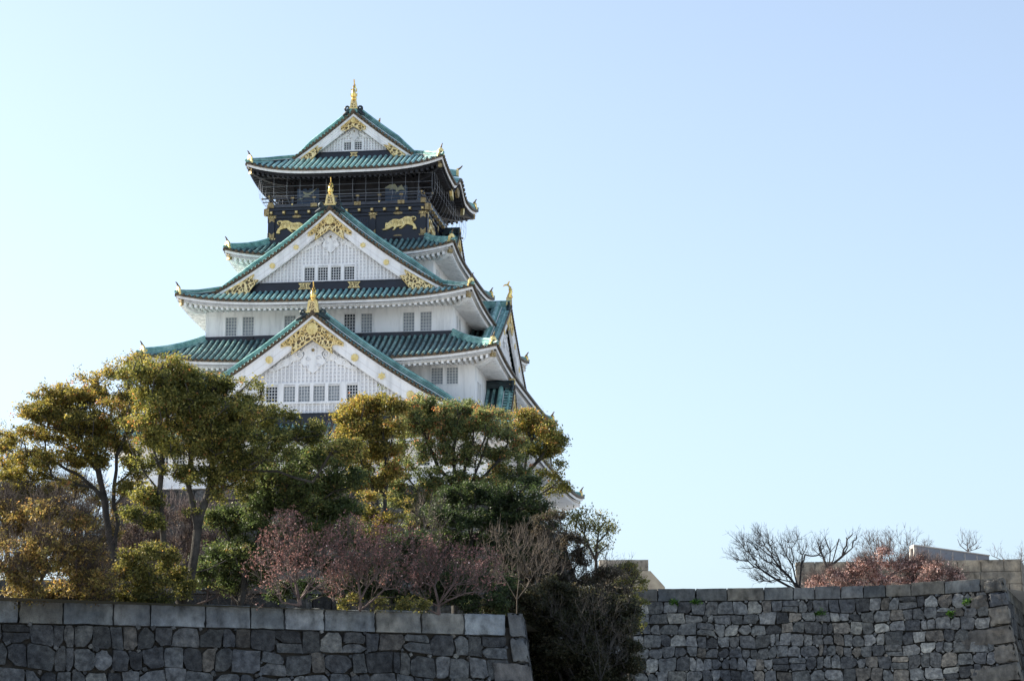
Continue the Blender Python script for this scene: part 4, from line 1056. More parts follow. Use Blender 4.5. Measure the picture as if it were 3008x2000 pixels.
for pz in ([(-.05, 0), (.14, 0), (.14, 1.13), (-.05, 1.13)], [(1.0, 0), (1.25, 0), (1.0, 1.1), (.82, 1.13)], [(-.05, 1.0), (1.0, 1.0), (1.0, 1.2), (-.05, 1.2)]):
    mb.prism(LF_, pz, -.1, .06, 'panel_frame')
mb.build('end_frame', sh)
# ---------------------------------------------------------------- trees
V = 3008/2358.0          # the layout below was read off the photograph at 2358 pixels width
def leaf_mat(name, trans=0.45, rough=0.5):
    mt, n, L, b = newmat(name)
    a = n.new('ShaderNodeAttribute'); a.attribute_name = 'tint'
    L.new(a.outputs['Color'], b.inputs['Base Color']); b.inputs['Roughness'].default_value = rough; b.inputs['Specular IOR Level'].default_value = 0.35
    tr = n.new('ShaderNodeBsdfTranslucent'); hs = n.new('ShaderNodeHueSaturation'); hs.inputs['Value'].default_value = 1.5; hs.inputs['Saturation'].default_value = 1.1
    L.new(a.outputs['Color'], hs.inputs['Color']); L.new(hs.outputs[0], tr.inputs['Color'])
    mx = n.new('ShaderNodeMixShader'); mx.inputs[0].default_value = trans
    L.new(b.outputs[0], mx.inputs[1]); L.new(tr.outputs[0], mx.inputs[2]); L.new(mx.outputs[0], n['Material Output'].inputs[0])
leaf_mat('leaf'); leaf_mat('petal', 0.3, 0.7)
mat('bark_dark', [(0.3, (.016, .015, .013)), (0.55, (.045, .04, .035)), (0.8, (.09, .085, .075))], 2.5, .9, bump=.03, bscale=8)
mat('bark_black', [(0.3, (.006, .006, .007)), (0.7, (.022, .02, .02))], 2.5, .9)
mat('bark_brown', [(0.3, (.035, .026, .022)), (0.7, (.10, .075, .062))], 2, .85)
mat('bark_pink', [(0.3, (.055, .038, .034)), (0.7, (.14, .10, .09))], 2, .8)
mat('bark_tan', [(0.3, (.085, .066, .05)), (0.7, (.16, .128, .10))], 2, .85)

def col_mesh(name, verts, nq, cols, mname, parent, quads=4):
    me = bpy.data.meshes.new(name); nv = len(verts)
    me.vertices.add(nv); me.vertices.foreach_set('co', verts.astype(np.float32).ravel())
    me.loops.add(nq*quads); me.loops.foreach_set('vertex_index', np.arange(nq*quads, dtype=np.int32))
    me.polygons.add(nq); me.polygons.foreach_set('loop_start', np.arange(0, nq*quads, quads, dtype=np.int32))
    me.update(calc_edges=True)
    me.materials.append(MATS[mname])
    ca = me.color_attributes.new('tint', 'FLOAT_COLOR', 'CORNER')
    c4 = np.ones((nq*quads, 4), np.float32); c4[:, :3] = np.repeat(cols, quads, axis=0); ca.data.foreach_set('color', c4.ravel())
    return link(name, me, parent)
def br(pal, k, g=1.0):   # scale a palette and mute it a little
    out = []
    for c, w_ in pal:
        l = sum(c)/3; out.append((((l+(c[0]-l)*.84)*k, (l+(c[1]-l)*.9)*k*g, (l+(c[2]-l)*.84)*k), w_))
    return out
PAL = {
 'camphor': [((.05, .06, .014), 4.5), ((.11, .11, .024), 5), ((.21, .18, .035), 5), ((.36, .27, .06), 2.4), ((.42, .18, .05), .7)],
 'orange': [((.08, .085, .02), 3.5), ((.19, .16, .03), 5), ((.32, .24, .045), 4), ((.44, .26, .07), 1.8), ((.44, .16, .05), .5)],
 'green': [((.05, .07, .025), 4), ((.10, .125, .04), 5), ((.19, .20, .065), 4), ((.36, .25, .07), 1.3), ((.40, .15, .05), .7)],
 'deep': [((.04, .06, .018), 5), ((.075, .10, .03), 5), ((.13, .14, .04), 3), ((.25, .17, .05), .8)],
 'darkbrown': [((.030, .034, .018), 5), ((.05, .052, .028), 5), ((.075, .066, .038), 3), ((.10, .085, .05), 1)],
 'dark': [((.022, .038, .014), 5), ((.04, .06, .02), 5), ((.07, .09, .03), 2), ((.12, .12, .04), .5)],
 'olive': [((.09, .10, .025), 4), ((.15, .15, .035), 4), ((.26, .20, .045), 2)],
 'duskbrown': [((.045, .038, .025), 5), ((.075, .06, .04), 5), ((.11, .085, .055), 2), ((.05, .06, .025), 3)],
 'rosy': [((.10, .07, .06), 5), ((.15, .11, .09), 4), ((.20, .15, .12), 2), ((.08, .07, .04), 2)],
 'brown': [((.11, .08, .03), 4), ((.18, .15, .035), 4), ((.32, .22, .06), 4), ((.42, .24, .08), 1.5)],
 'yellow': [((.06, .065, .015), 5), ((.12, .115, .025), 5), ((.22, .18, .04), 3), ((.30, .18, .04), 1)],
 'pinkbud': [((.17, .085, .075), 4), ((.29, .16, .14), 4), ((.12, .07, .06), 4), ((.55, .40, .37), 1.2)],
 'blossom': [((.34, .19, .16), 4), ((.48, .31, .27), 4), ((.62, .47, .43), 2.5), ((.20, .11, .09), 3)],
}
def leaves(C, per, sig, size, pal, rng, up=.5, orange=None, hang=0.0, asp=.5):
    """C (n,3) tuft centres -> quad verts, colours. orange = (n,) weight pushing to the last palette entries"""
    n = len(C); N = n*per
    P = np.repeat(C, per, axis=0)+rng.normal(0, 1, (N, 3))*np.array([sig, sig, sig*.62])
    nz = rng.normal(0, 1, (N, 3)); nz[:, 2] += up*1.5; nz /= np.linalg.norm(nz, axis=1)[:, None]
    t = rng.normal(0, 1, (N, 3)); t[:, 2] -= hang; t -= nz*(t*nz).sum(1)[:, None]; t /= np.linalg.norm(t, axis=1)[:, None]
    b = np.cross(nz, t); s = size*rng.uniform(.65, 1.3, (N, 1))
    v = np.stack([P-t*s*.5, P+b*s*asp*.5, P+t*s*.5, P-b*s*asp*.5], axis=1).reshape(-1, 3)
    cols = np.array([c for c, w_ in pal]); w_ = np.array([w_ for c, w_ in pal]); w_ = w_/w_.sum(); cum = np.cumsum(w_)
    base = rng.uniform(0, 1, n)*.72; tb = np.repeat(rng.uniform(.72, 1.3, n), per)   # each tuft has its own part of the palette
    u = np.repeat(base, per)+rng.uniform(0, .28, N)
    if orange is not None: u = u+np.repeat(orange, per)
    k = np.searchsorted(cum, np.clip(u, 0, .999)); c = cols[np.clip(k, 0, len(cols)-1)]*rng.uniform(.8, 1.2, (N, 1))*tb[:, None]
    return v, c, N
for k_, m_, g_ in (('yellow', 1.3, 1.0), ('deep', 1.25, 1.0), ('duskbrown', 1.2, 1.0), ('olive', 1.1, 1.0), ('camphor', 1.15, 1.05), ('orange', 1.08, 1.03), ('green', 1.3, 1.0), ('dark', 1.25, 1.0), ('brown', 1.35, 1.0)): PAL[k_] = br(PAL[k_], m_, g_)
class Skel:
    def __init__(s, root, nodes=()): s.P = [np.array(root, float)]; s.par = [-1]; s.d = [0.0]
    def chain(s, pts, start=None, jit=.0, rng=None, step=.5):
        i = start if start is not None else s.near(pts[0]); 
        for q in pts:
            q = np.array(q, float); p = s.P[i]; L = np.linalg.norm(q-p); n = max(1, int(L/step))
            for k in range(1, n+1):
                r = p+(q-p)*k/n
                if rng is not None and k < n: r = r+rng.normal(0, jit, 3)
                s.P.append(r); s.par.append(i); s.d.append(s.d[i]+L/n); i = len(s.P)-1
        return i
    def near(s, q): A = np.array(s.P); return int(np.argmin(((A-np.array(q))**2).sum(1)))
    def grow(s, T, rng, wpath=.3, step=.35, jit=.05, minz=None):
        T = T[np.argsort(np.linalg.norm(T-s.P[0], axis=1))]; cap = len(s.P)+len(T)*14+50
        A = np.zeros((cap, 3)); D = np.zeros(cap); n = len(s.P); A[:n] = s.P; D[:n] = s.d; out = []
        for q in T:
            v = A[:n]-q; dist = np.sqrt((v*v).sum(1)); cost = dist+wpath*D[:n]+np.maximum(0, v[:, 2])*.8
            i = int(np.argmin(cost)); L = dist[i]; k = max(1, min(12, int(L/step)))
            p = A[i].copy(); mid = (p+q)/2+np.array([0, 0, -.06*L])+rng.normal(0, jit*L, 3)
            for m_ in range(1, k+1):
                f = m_/k; r = (1-f)**2*p+2*f*(1-f)*mid+f*f*q
                A[n] = r; D[n] = D[i]+L/k; s.P.append(r); s.par.append(i); s.d.append(D[n]); i = n; n += 1
            out.append(i)
        return out
    def mesh(s, mb_name, mname, parent, r0, rmin=.008, power=.42, nmin=0, origin=None):
        n = len(s.P); cnt = np.zeros(n); haschild = np.zeros(n, bool)
        for i in range(n-1, 0, -1):
            if not haschild[i]: cnt[i] += 1
            cnt[s.par[i]] += cnt[i]; haschild[s.par[i]] = True
        R = np.maximum(rmin, r0*(cnt/cnt[0])**power); A = np.array(s.P); par = np.array(s.par)
        idx = np.arange(1, n); p = A[par[idx]]; q = A[idx]; d = q-p; L = np.linalg.norm(d, axis=1); ok = L > 1e-5; idx = idx[ok]; p, q, d, L = p[ok], q[ok], d[ok], L[ok]
        d = d/L[:, None]; q = q+d*(R[idx]*.3)[:, None]; ref = np.where(np.abs(d[:, 2:3]) < .9, np.array([[0, 0, 1.]]), np.array([[1., 0, 0]])); x = np.cross(d, ref); x /= np.linalg.norm(x, axis=1)[:, None]; y = np.cross(x, d)
        Rp = np.minimum(R[par[idx]], R[idx]*1.6); Rq = R[idx]; m_ = len(idx); K = 5; ring = []
        for k in range(K):
            a = 2*pi*k/K; off = x*cos(a)+y*sin(a); ring.append((p+off*Rp[:, None], q+off*Rq[:, None]))
        vs = np.stack([r for pr_ in ring for r in pr_], axis=1).reshape(-1, 3)   # per segment: p0 q0 p1 q1 ...
        base = (np.arange(m_)*2*K)[:, None]
        fc = np.concatenate([base+np.array([[2*k, 2*((k+1) % K), 2*((k+1) % K)+1, 2*k+1]]) for k in range(K)], axis=0).astype(np.int32)
        me = bpy.data.meshes.new(mb_name); me.vertices.add(len(vs)); me.vertices.foreach_set('co', vs.astype(np.float32).ravel())
        me.loops.add(fc.size); me.loops.foreach_set('vertex_index', fc.ravel()); me.polygons.add(len(fc)); me.polygons.foreach_set('loop_start', np.arange(0, fc.size, 4, dtype=np.int32))
        me.update(calc_edges=True); me.polygons.foreach_set('use_smooth', [True]*len(fc)); me.materials.append(MATS[mname])
        return link(mb_name, me, parent)
def twigs(C, per, ln, r, rng, up=.3, dirs=None):
    """straight three-sided twiglets from points C; returns quads and tip points"""
    N = len(C)*per; P = np.repeat(C, per, axis=0); d = rng.normal(0, 1, (N, 3)); d[:, 2] += up*2
    if dirs is not None: d += np.repeat(dirs, per, axis=0)*1.6
    d /= np.linalg.norm(d, axis=1)[:, None]; L = ln*rng.uniform(.5, 1.3, (N, 1)); Q = P+d*L
    ref = rng.normal(0, 1, (N, 3)); x = np.cross(d, ref); x /= np.linalg.norm(x, axis=1)[:, None]; y = np.cross(x, d); F_ = []
    for k in range(3):
        a, b = 2*pi*k/3, 2*pi*(k+1)/3; o1 = x*cos(a)+y*sin(a); o2 = x*cos(b)+y*sin(b)
        F_.append(np.stack([P+o1*r, P+o2*r, Q+o2*r*.4, Q+o1*r*.4], axis=1))
    return np.concatenate(F_, axis=0).reshape(-1, 3), N*3, Q, d
_GN = [(np.random.default_rng(77+i).normal(0, 1, 3)*s_, i*1.7, a_) for i, (s_, a_) in enumerate([(2.6, .5), (2.6, .5), (3.0, .5), (5.0, .4), (5.5, .4), (6.0, .4), (9.0, .3), (10.0, .3)])]
def gapnoise(P): return sum(a_*np.sin(P@k_+ph) for k_, ph, a_ in _GN)
def tree(name, label, cat, D, base, limbs, clumps, pal, seed, group=None, bark='bark_dark', r0=.2, dens=3800, per=15, size=.105, sig=.11, tuft=1.0, orange_top=.05,
         twig=0, twig_len=.5, twig_r=.008, bud=0, bud_size=.05, hang=0.0, basez=None, leafmat='leaf', thick=1.0, wpath=.3, power=.42, part='foliage', twig_up=.3, shell=.5, tcount=None, up=.5, holes=.42):
    rng = np.random.default_rng(seed)
    b = at(base[0]*V, base[1]*V, D)
    if basez is not None: b = np.array([b[0], b[1], basez])
    th = thing(name, label, cat, tuple(b), group); sk = Skel(b)
    for lb in limbs:
        pts = [at(x*V, y*V, D+(dd[0] if dd else 0)) for x, y, *dd in lb]
        if lb is limbs[0] or np.linalg.norm(pts[0]-b) < 1.2: sk.chain(pts, 0, .04, rng)
        else: sk.chain(pts[1:], sk.near(pts[0]), .05, rng)
    T = []; TT = []; OR = []
    ymin = min(c[1]-c[2] for c in clumps); ymax = max(c[1]+c[2] for c in clumps)
    for c in clumps:
        x, y, r = c[:3]; dd = c[3] if len(c) > 3 else rng.uniform(-1, 1)*r*V*D/FPX*1.3; ay = c[4] if len(c) > 4 else .8
        ce = at(x*V, y*V, D+dd); rad = r*V*(D+dd)/FPX; R_ = np.array([rad, rad*thick*1.1, rad*ay])
        n = max(3, int(dens*rad*rad*3.1/per*tuft)) if tcount is None else max(3, int(tcount*rad*rad*3.1))
        if tcount is None and dens:
            ns = max(6, int(9+rad*9)); sc_ = rng.normal(0, 1, (ns, 3)); sc_ /= np.linalg.norm(sc_, axis=1)[:, None]
            sc_ *= rng.uniform(.35, 1.0, (ns, 1)); sr = rng.uniform(.16, .38, ns); k_ = rng.choice(ns, n, p=sr**2/np.sum(sr**2))
            g_ = rng.normal(0, 1, (n, 3)); g_ /= np.linalg.norm(g_, axis=1)[:, None]
            q = sc_[k_]+g_*(rng.uniform(.2, 1.15, n)*sr[k_])[:, None]
            u_ = g_[::-1]*rng.uniform(.2, 1.12, (n, 1)); q = np.where(rng.uniform(0, 1, (n, 1)) < .38, u_, q)
        else:
            q = rng.normal(0, 1, (n, 3)); q /= np.linalg.norm(q, axis=1)[:, None]
            q *= (rng.uniform(shell**3, 1, (n, 1)))**(1/3)*(1+.12*rng.normal(0, 1, (n, 1)))
        q = np.where(rng.uniform(0, 1, (n, 1)) < .07, q*rng.uniform(1.0, 1.35, (n, 1)), q)
        pts = ce+q*R_
        if dens and tcount is None and holes:
            kp = gapnoise(pts) > holes*rng.uniform(.6, 1.4, n)-.5; pts, q = pts[kp], q[kp]; n = len(pts)
            if n < 2: continue
        TT.append(pts); hgt = (q[:, 2]*.5+.5)*.4+(1-(y-ymin)/(ymax-ymin+1))*.6
        OR.append(np.clip(hgt-.45, 0, 1)*orange_top*2+rng.uniform(-.12, .12, n)+rng.uniform(-.12, .10))
        m_ = max(3, n//(4 if dens and not twig else 2)) if tcount is None else n
        T.append(pts[rng.choice(n, min(m_, n), replace=False)])
    T = np.concatenate(T); TT = np.concatenate(TT); OR = np.concatenate(OR)
    tips = sk.grow(T, rng, wpath)
    sk.mesh('trunk', bark, th, r0, rmin=.02 if not twig else .008, power=power)
    if dens:
        v, c, N = leaves(TT, per, sig, size, PAL[pal], rng, orange=OR, hang=hang, up=up); col_mesh(part, v, N, c, leafmat, th)
    if twig:
        A = np.array(sk.P); src = A[len(A)//8:]; dr = src-b; dr /= np.linalg.norm(dr, axis=1)[:, None]+1e-6
        sel = rng.choice(len(src), min(len(src), twig), replace=len(src) < twig)
        v1, n1, Q, d = twigs(src[sel], 3, twig_len, twig_r, rng, twig_up, dr[sel]); v2, n2, Q2, _ = twigs(Q, 2, twig_len*.45, twig_r*.7, rng, twig_up, d)
        vv = np.concatenate([v1, v2]); nn_ = n1+n2; me = col_mesh('twigs', vv, nn_, np.ones((nn_, 3)), bark, th)
        if bud:
            BP = np.concatenate([Q, Q2, Q2+rng.normal(0, .04, Q2.shape), Q-d*.1]); BP = BP[rng.choice(len(BP), min(len(BP), bud), replace=False)]
            v, c, N = leaves(BP, 2, .035, bud_size, PAL[pal], rng, asp=.8); col_mesh('buds', v, N, c, 'petal', th)
    return th
Zt = ZL-.1; Zh = ZR-.1
# --- big camphor trees on the left
tree('camphor_tree', 'large olive green tree with two dark forking trunks rising just behind the left rampart', 'tree', 88, (422, 1400),
  [[(408, 1375), (385, 1300), (374, 1220), (367, 1130), (372, 1060), (383, 985), (386, 920), (400, 870)],
   [(432, 1370), (440, 1320), (448, 1270), (455, 1210), (474, 1150), (496, 1095), (530, 1062), (600, 1045), (680, 1010), (740, 1000)],
   [(455, 1210), (442, 1160), (432, 1110), (440, 1050), (450, 980), (455, 920)], [(474, 1150), (482, 1080), (505, 1010), (520, 940)],
   [(367, 1130), (330, 1085), (302, 1035), (285, 985), (300, 920)], [(530, 1062), (560, 1000), (590, 950)], [(496, 1095), (570, 1085), (640, 1085), (720, 1110)], [(440, 1300), (480, 1310), (520, 1290)]],
  [(345, 862, 62), (405, 865, 55), (445, 895, 55), (500, 893, 50), (560, 905, 45), (370, 920, 60), (430, 950, 65), (495, 960, 70), (570, 960, 60), (620, 960, 42), (660, 985, 48), (710, 1005, 45), (330, 985, 50), (400, 1010, 55), (470, 1030, 55), (545, 1020, 60), (620, 1035, 60), (795, 1035, 38), (560, 1130, 28), (420, 1110, 26), (440, 1170, 22), (480, 1090, 30), (350, 1150, 30), (330, 1050, 36), (560, 1080, 40), (520, 980, 50), (410, 880, 50), (460, 1110, 34), (500, 1130, 34), (390, 1090, 34), (350, 1200, 24), (340, 940, 46), (380, 1050, 40), (440, 1090, 34), (330, 1140, 28), (300, 1180, 24), (520, 1090, 40), (450, 1010, 50), (350, 1010, 44), (560, 930, 40), (400, 870, 46)],
  'camphor', 1, holes=.25, r0=.20, basez=Zt, group='leafy trees before the castle')
tree('evergreen_tree', 'shaded lower right of the camphor crown, shade put into deep green leaves, low between the forking trunks and the budding cherry trees', 'tree', 90.5, (560, 1400), [[(560, 1360), (565, 1300), (600, 1220), (650, 1150)], [(565, 1300), (530, 1250), (510, 1200)], [(600, 1220), (700, 1180), (770, 1130)]],
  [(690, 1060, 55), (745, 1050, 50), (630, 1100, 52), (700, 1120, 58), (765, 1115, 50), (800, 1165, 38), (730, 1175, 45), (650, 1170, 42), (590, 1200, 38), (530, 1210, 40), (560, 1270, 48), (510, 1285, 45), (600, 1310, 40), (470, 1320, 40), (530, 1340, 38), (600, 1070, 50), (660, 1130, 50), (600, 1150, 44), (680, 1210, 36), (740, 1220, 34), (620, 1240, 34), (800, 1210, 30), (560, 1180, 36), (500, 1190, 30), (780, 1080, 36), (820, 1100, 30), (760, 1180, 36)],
  'deep', 26, holes=.2, r0=.14, basez=Zt, dens=3200)  # camphor crown's shaded side with low dark foliage; shade put into the palette
tree('camphor_tree', 'spreading golden green tree at far left with sky showing through its crown', 'tree', 96, (272, 1330),
  [[(262, 1280), (250, 1230), (240, 1150), (225, 1080), (215, 1000), (205, 930), (230, 880)], [(285, 1290), (272, 1200), (262, 1120), (268, 1050), (290, 1000)],
   [(240, 1150), (185, 1095), (120, 1058), (60, 1045), (25, 1060)], [(225, 1080), (170, 1010), (110, 970), (60, 960)], [(215, 1000), (160, 930), (140, 890)], [(262, 1120), (300, 1090), (320, 1040)]],
  [(225, 880, 48), (275, 855, 42), (315, 838, 32), (170, 898, 42), (115, 915, 36), (70, 945, 34), (35, 975, 28), (12, 960, 18), (120, 970, 44), (185, 955, 46), (250, 935, 50), (300, 915, 40), (70, 1000, 34), (135, 1022, 36),
   (200, 1010, 40), (262, 1000, 42), (305, 980, 36), (60, 1060, 36), (30, 1095, 30), (110, 1085, 34), (165, 1080, 26), (310, 1060, 30), (230, 1060, 24), (150, 1110, 22), (290, 1120, 26), (80, 985, 40), (160, 985, 44), (230, 900, 44), (225, 975, 44), (20, 1010, 28), (100, 1060, 34), (15, 1060, 26), (50, 1030, 36), (100, 1020, 40), (160, 1050, 38), (215, 1040, 36), (260, 950, 44), (300, 955, 40), (290, 1040, 36), (190, 915, 40), (140, 930, 38), (0, 1000, 26), (240, 1010, 40), (180, 980, 44), (310, 1100, 34), (100, 950, 34)],
  'orange', 2, holes=.35, r0=.16, basez=Zt, group='leafy trees before the castle', orange_top=.03, dens=2600)
tree('leafy_bush', 'round yellow green bush glowing in the sun in front of the left tree trunks', 'bush', 86.5, (330, 1400), [[(330, 1370), (335, 1330), (345, 1290)]],
  [(345, 1275, 36), (310, 1290, 36), (385, 1290, 34), (285, 1325, 40), (340, 1325, 48), (400, 1325, 34), (260, 1362, 38), (320, 1372, 46), (380, 1368, 34), (235, 1385, 24), (210, 1370, 24), (430, 1355, 24), (365, 1255, 20)], 'yellow', 3, holes=.35, thick=.6, r0=.08, basez=Zt, dens=3800)
tree('thin_leafed_tree', 'copper brown thinly leafed tree low in the bottom left corner', 'tree', 86, (75, 1400), [[(80, 1360), (110, 1310), (150, 1240), (190, 1200)], [(75, 1380), (30, 1320), (10, 1260)], [(110, 1310), (160, 1290), (220, 1290)]],
  [(50, 1215, 55), (120, 1190, 55), (30, 1290, 60), (110, 1270, 65), (190, 1270, 55), (60, 1350, 55), (150, 1345, 60), (220, 1340, 42), (10, 1180, 40), (180, 1195, 40), (100, 1385, 40), (190, 1385, 40)], 'brown', 4, holes=.3, bark='bark_brown', r0=.10, basez=Zt, dens=3000, twig=2600, twig_len=.55, shell=.2, size=.11)
tree('thin_leafed_tree', 'orange tinted slender tree behind the copper brown one at the left edge', 'tree', 99, (20, 1390), [[(20, 1330), (15, 1230), (5, 1130), (10, 1080)], [(15, 1230), (50, 1160), (80, 1110)]],
  [(8, 1070, 34), (40, 1130, 40), (10, 1150, 45), (80, 1150, 36), (40, 1200, 45), (110, 1150, 30), (10, 1030, 22)], 'orange', 5, bark='bark_brown', r0=.09, basez=Zt, dens=2600, twig=1600, shell=.2)
tree('thin_leafed_tree', 'muted brown olive tree filling the space behind the forked trunks of the left grove', 'tree', 112, (180, 1420), [[(180, 1380), (185, 1300), (170, 1220), (160, 1150)], [(185, 1300), (240, 1230), (280, 1180)]],
  [(120, 1130, 36), (170, 1120, 36), (220, 1140, 34), (100, 1180, 36), (150, 1190, 40), (210, 1200, 36), (250, 1230, 30), (130, 1240, 40), (190, 1260, 38), (240, 1290, 34), (90, 1290, 36), (160, 1310, 40), (220, 1330, 34), (270, 1180, 22)], 'brown', 23, holes=.35, bark='bark_brown', r0=.12, basez=Zt, dens=2300, orange_top=.0, twig=1500)
tree('bare_shrub', 'rosy brown scrub with a few dry leaves below the white wall behind the forked trunks', 'shrub', 118, (420, 1420), [[(420, 1380), (410, 1310), (400, 1250)], [(410, 1310), (470, 1260)], [(410, 1310), (340, 1260)]],
  [(320, 1200, 34), (370, 1190, 32), (430, 1190, 34), (300, 1250, 36), (360, 1250, 38), (420, 1250, 38), (480, 1240, 36), (330, 1310, 38), (400, 1320, 40), (470, 1310, 38), (530, 1290, 36), (520, 1350, 36)], 'rosy', 24, holes=.3, bark='bark_pink', r0=.10, basez=Zt, dens=1500, size=.09, orange_top=.0, twig=6000, twig_len=.6, twig_r=.011)
# --- trees in the middle
tree('camphor_tree', 'slender tree with two dark stems and orange tipped crown left of the middle grove', 'tree', 99, (872, 1300),
  [[(875, 1240), (872, 1180), (862, 1140), (850, 1100), (835, 1050), (830, 1000)], [(880, 1240), (886, 1180), (890, 1110), (888, 1050), (880, 990)], [(862, 1140), (885, 1090), (900, 1040)]],
  [(815, 950, 34), (850, 935, 32), (885, 940, 36), (820, 995, 36), (870, 985, 40), (905, 985, 30), (815, 1040, 32), (860, 1040, 30), (900, 1035, 28), (830, 1085, 26), (795, 1000, 24), (905, 1085, 22), (840, 920, 26), (875, 915, 24), (795, 960, 22), (910, 940, 28), (820, 1110, 24), (870, 1110, 26)], 'orange', 6, holes=.08, hang=1.0, sig=.15, size=.12, r0=.12, basez=Zt, group='leafy trees before the castle', orange_top=.06)
tree('leafy_bush', 'orange yellow leafy sapling lit by the sun low beside the slender stems', 'bush', 97, (860, 1330), [[(860, 1280), (855, 1220), (860, 1160)]],
  [(852, 1140, 26), (890, 1150, 28), (845, 1185, 28), (880, 1195, 30), (915, 1180, 26), (850, 1230, 26), (895, 1235, 28), (930, 1215, 26), (940, 1165, 24)], 'orange', 7, r0=.07, basez=Zt, dens=3200, orange_top=.06)
tree('camphor_tree', 'tallest tree of the middle grove with a domed grey green crown of many clumps', 'tree', 104, (1050, 1320),
  [[(1050, 1280), (1058, 1200), (1050, 1130), (1045, 1070), (1050, 1000), (1060, 950)], [(1050, 1130), (1010, 1080), (985, 1020), (970, 970)], [(1058, 1200), (1085, 1120), (1110, 1050), (1130, 990)], [(1050, 1130), (1075, 1060), (1090, 990)], [(1050, 1160), (980, 1110), (930, 1060)], [(1085, 1120), (1140, 1070), (1170, 1020)]],
  [(940, 945, 32), (980, 930, 30), (1020, 950, 32), (1065, 945, 40), (1110, 955, 36), (930, 985, 30), (975, 985, 36), (1020, 995, 32), (1070, 990, 44), (1125, 1000, 40), (1160, 1000, 32), (935, 1035, 30), (980, 1040, 32), (1030, 1045, 32), (1085, 1045, 36), (1140, 1050, 38), (1180, 1060, 30),
   (950, 1085, 28), (1000, 1090, 20), (1060, 1095, 20), (1170, 1105, 28), (915, 1120, 24), (960, 1130, 24), (1195, 1020, 24), (1010, 1110, 30), (1060, 1115, 32), (1110, 1115, 32), (1160, 1130, 30), (965, 1095, 28), (1000, 970, 36), (1050, 980, 40), (1100, 960, 36), (950, 1150, 30), (1000, 1140, 32), (1050, 1150, 34), (960, 1200, 32), (1010, 1190, 30), (910, 1150, 30), (900, 1080, 28), (1090, 1120, 34), (1200, 1080, 28), (1210, 1120, 26), (930, 1060, 30), (1150, 970, 30), (1150, 1090, 34), (960, 970, 34)], 'green', 8, holes=.12, hang=.6, r0=.17, basez=Zt, group='leafy trees before the castle', orange_top=.15, dens=2800)
tree('evergreen_tree', 'dark dense evergreen under the middle grove, almost black green', 'tree', 101, (1080, 1360), [[(1080, 1300), (1085, 1240), (1090, 1180)], [(1085, 1240), (1150, 1200), (1210, 1170)], [(1080, 1300), (1030, 1230), (1000, 1190)]],
  [(1045, 1145, 36), (1090, 1140, 38), (1140, 1145, 38), (1180, 1135, 32), (1010, 1180, 36), (1060, 1195, 42), (1115, 1195, 42), (1165, 1185, 38), (1215, 1140, 34), (1240, 1175, 32), (1205, 1205, 34), (1030, 1240, 38), (1085, 1250, 38), (1140, 1245, 36), (1000, 1270, 32), (1225, 1110, 24), (1180, 1235, 38), (1225, 1250, 38), (1190, 1290, 40), (1245, 1290, 38), (1130, 1290, 40), (1265, 1240, 26), (1075, 1295, 40), (1020, 1290, 38), (1285, 1290, 26), (1270, 1200, 22)], 'dark', 9, holes=.1, r0=.16, basez=Zt, dens=3800)
tree('camphor_tree', 'open crowned tree with red tipped leaves beside the right eaves of the castle', 'tree', 107, (1205, 1310),
  [[(1205, 1240), (1202, 1160), (1204, 1100), (1212, 1050), (1225, 1010), (1235, 975)], [(1204, 1100), (1235, 1065), (1262, 1030)], [(1204, 1100), (1190, 1040), (1180, 990)], [(1202, 1160), (1240, 1140), (1272, 1120)]],
  [(1175, 965, 24), (1205, 980, 24), (1235, 975, 28), (1265, 1000, 28), (1240, 1010, 26), (1280, 1030, 20), (1215, 1015, 20), (1265, 1040, 20), (1285, 1068, 13), (1185, 1000, 20), (1258, 1115, 24), (1285, 1130, 20), (1300, 1120, 14), (1245, 1090, 12), (1210, 960, 24), (1250, 985, 28), (1285, 1015, 20), (1225, 1040, 24), (1195, 1030, 22), (1280, 1095, 14)], 'camphor', 10, holes=.1, hang=1.0, sig=.15, size=.12, r0=.11, basez=Zt, group='leafy trees before the castle', orange_top=.3, dens=2700)
tree('sparse_tree', 'small sparse tree with drooping yellow brown leaves against the sky right of the castle', 'tree', 104, (1370, 1330), [[(1372, 1290), (1375, 1250), (1380, 1215)], [(1372, 1290), (1345, 1230), (1330, 1195)], [(1375, 1250), (1400, 1225)]],
  [(1322, 1190, 20), (1350, 1185, 20), (1380, 1192, 20), (1405, 1215, 18), (1335, 1215, 20), (1365, 1220, 20), (1395, 1240, 16), (1345, 1245, 18), (1310, 1215, 16), (1375, 1262, 18)], 'olive', 11, r0=.07, basez=Zt, dens=1250, per=12, hang=1.6, sig=.2, up=0.0, group='leafy trees before the castle')
# --- undergrowth behind the cherry trees
tree('evergreen_bush', 'dark green undergrowth bush behind the leafless cherry trees', 'bush', 95, (900, 1400), [[(900, 1360), (900, 1320)], [(900, 1380), (830, 1340)], [(900, 1380), (1000, 1330)]],
  [(640, 1360, 30), (700, 1355, 34), (770, 1350, 38), (840, 1345, 40), (900, 1330, 42), (960, 1325, 42), (1020, 1320, 42), (1080, 1320, 42), (820, 1300, 34), (880, 1285, 36), (940, 1280, 36), (1130, 1330, 42), (1000, 1370, 40), (920, 1380, 40), (1090, 1380, 44), (760, 1300, 30), (680, 1300, 28), (620, 1300, 30), (840, 1250, 30), (900, 1245, 30), (960, 1240, 32), (780, 1250, 24), (1040, 1350, 42), (1140, 1380, 40), (1160, 1340, 40), (620, 1225, 34), (680, 1230, 36), (740, 1235, 36), (800, 1225, 34), (590, 1265, 30), (850, 1225, 28), (700, 1270, 34), (640, 1270, 34), (560, 1300, 26)], 'dark', 12, holes=.2, r0=.12, basez=Zt, dens=3200)
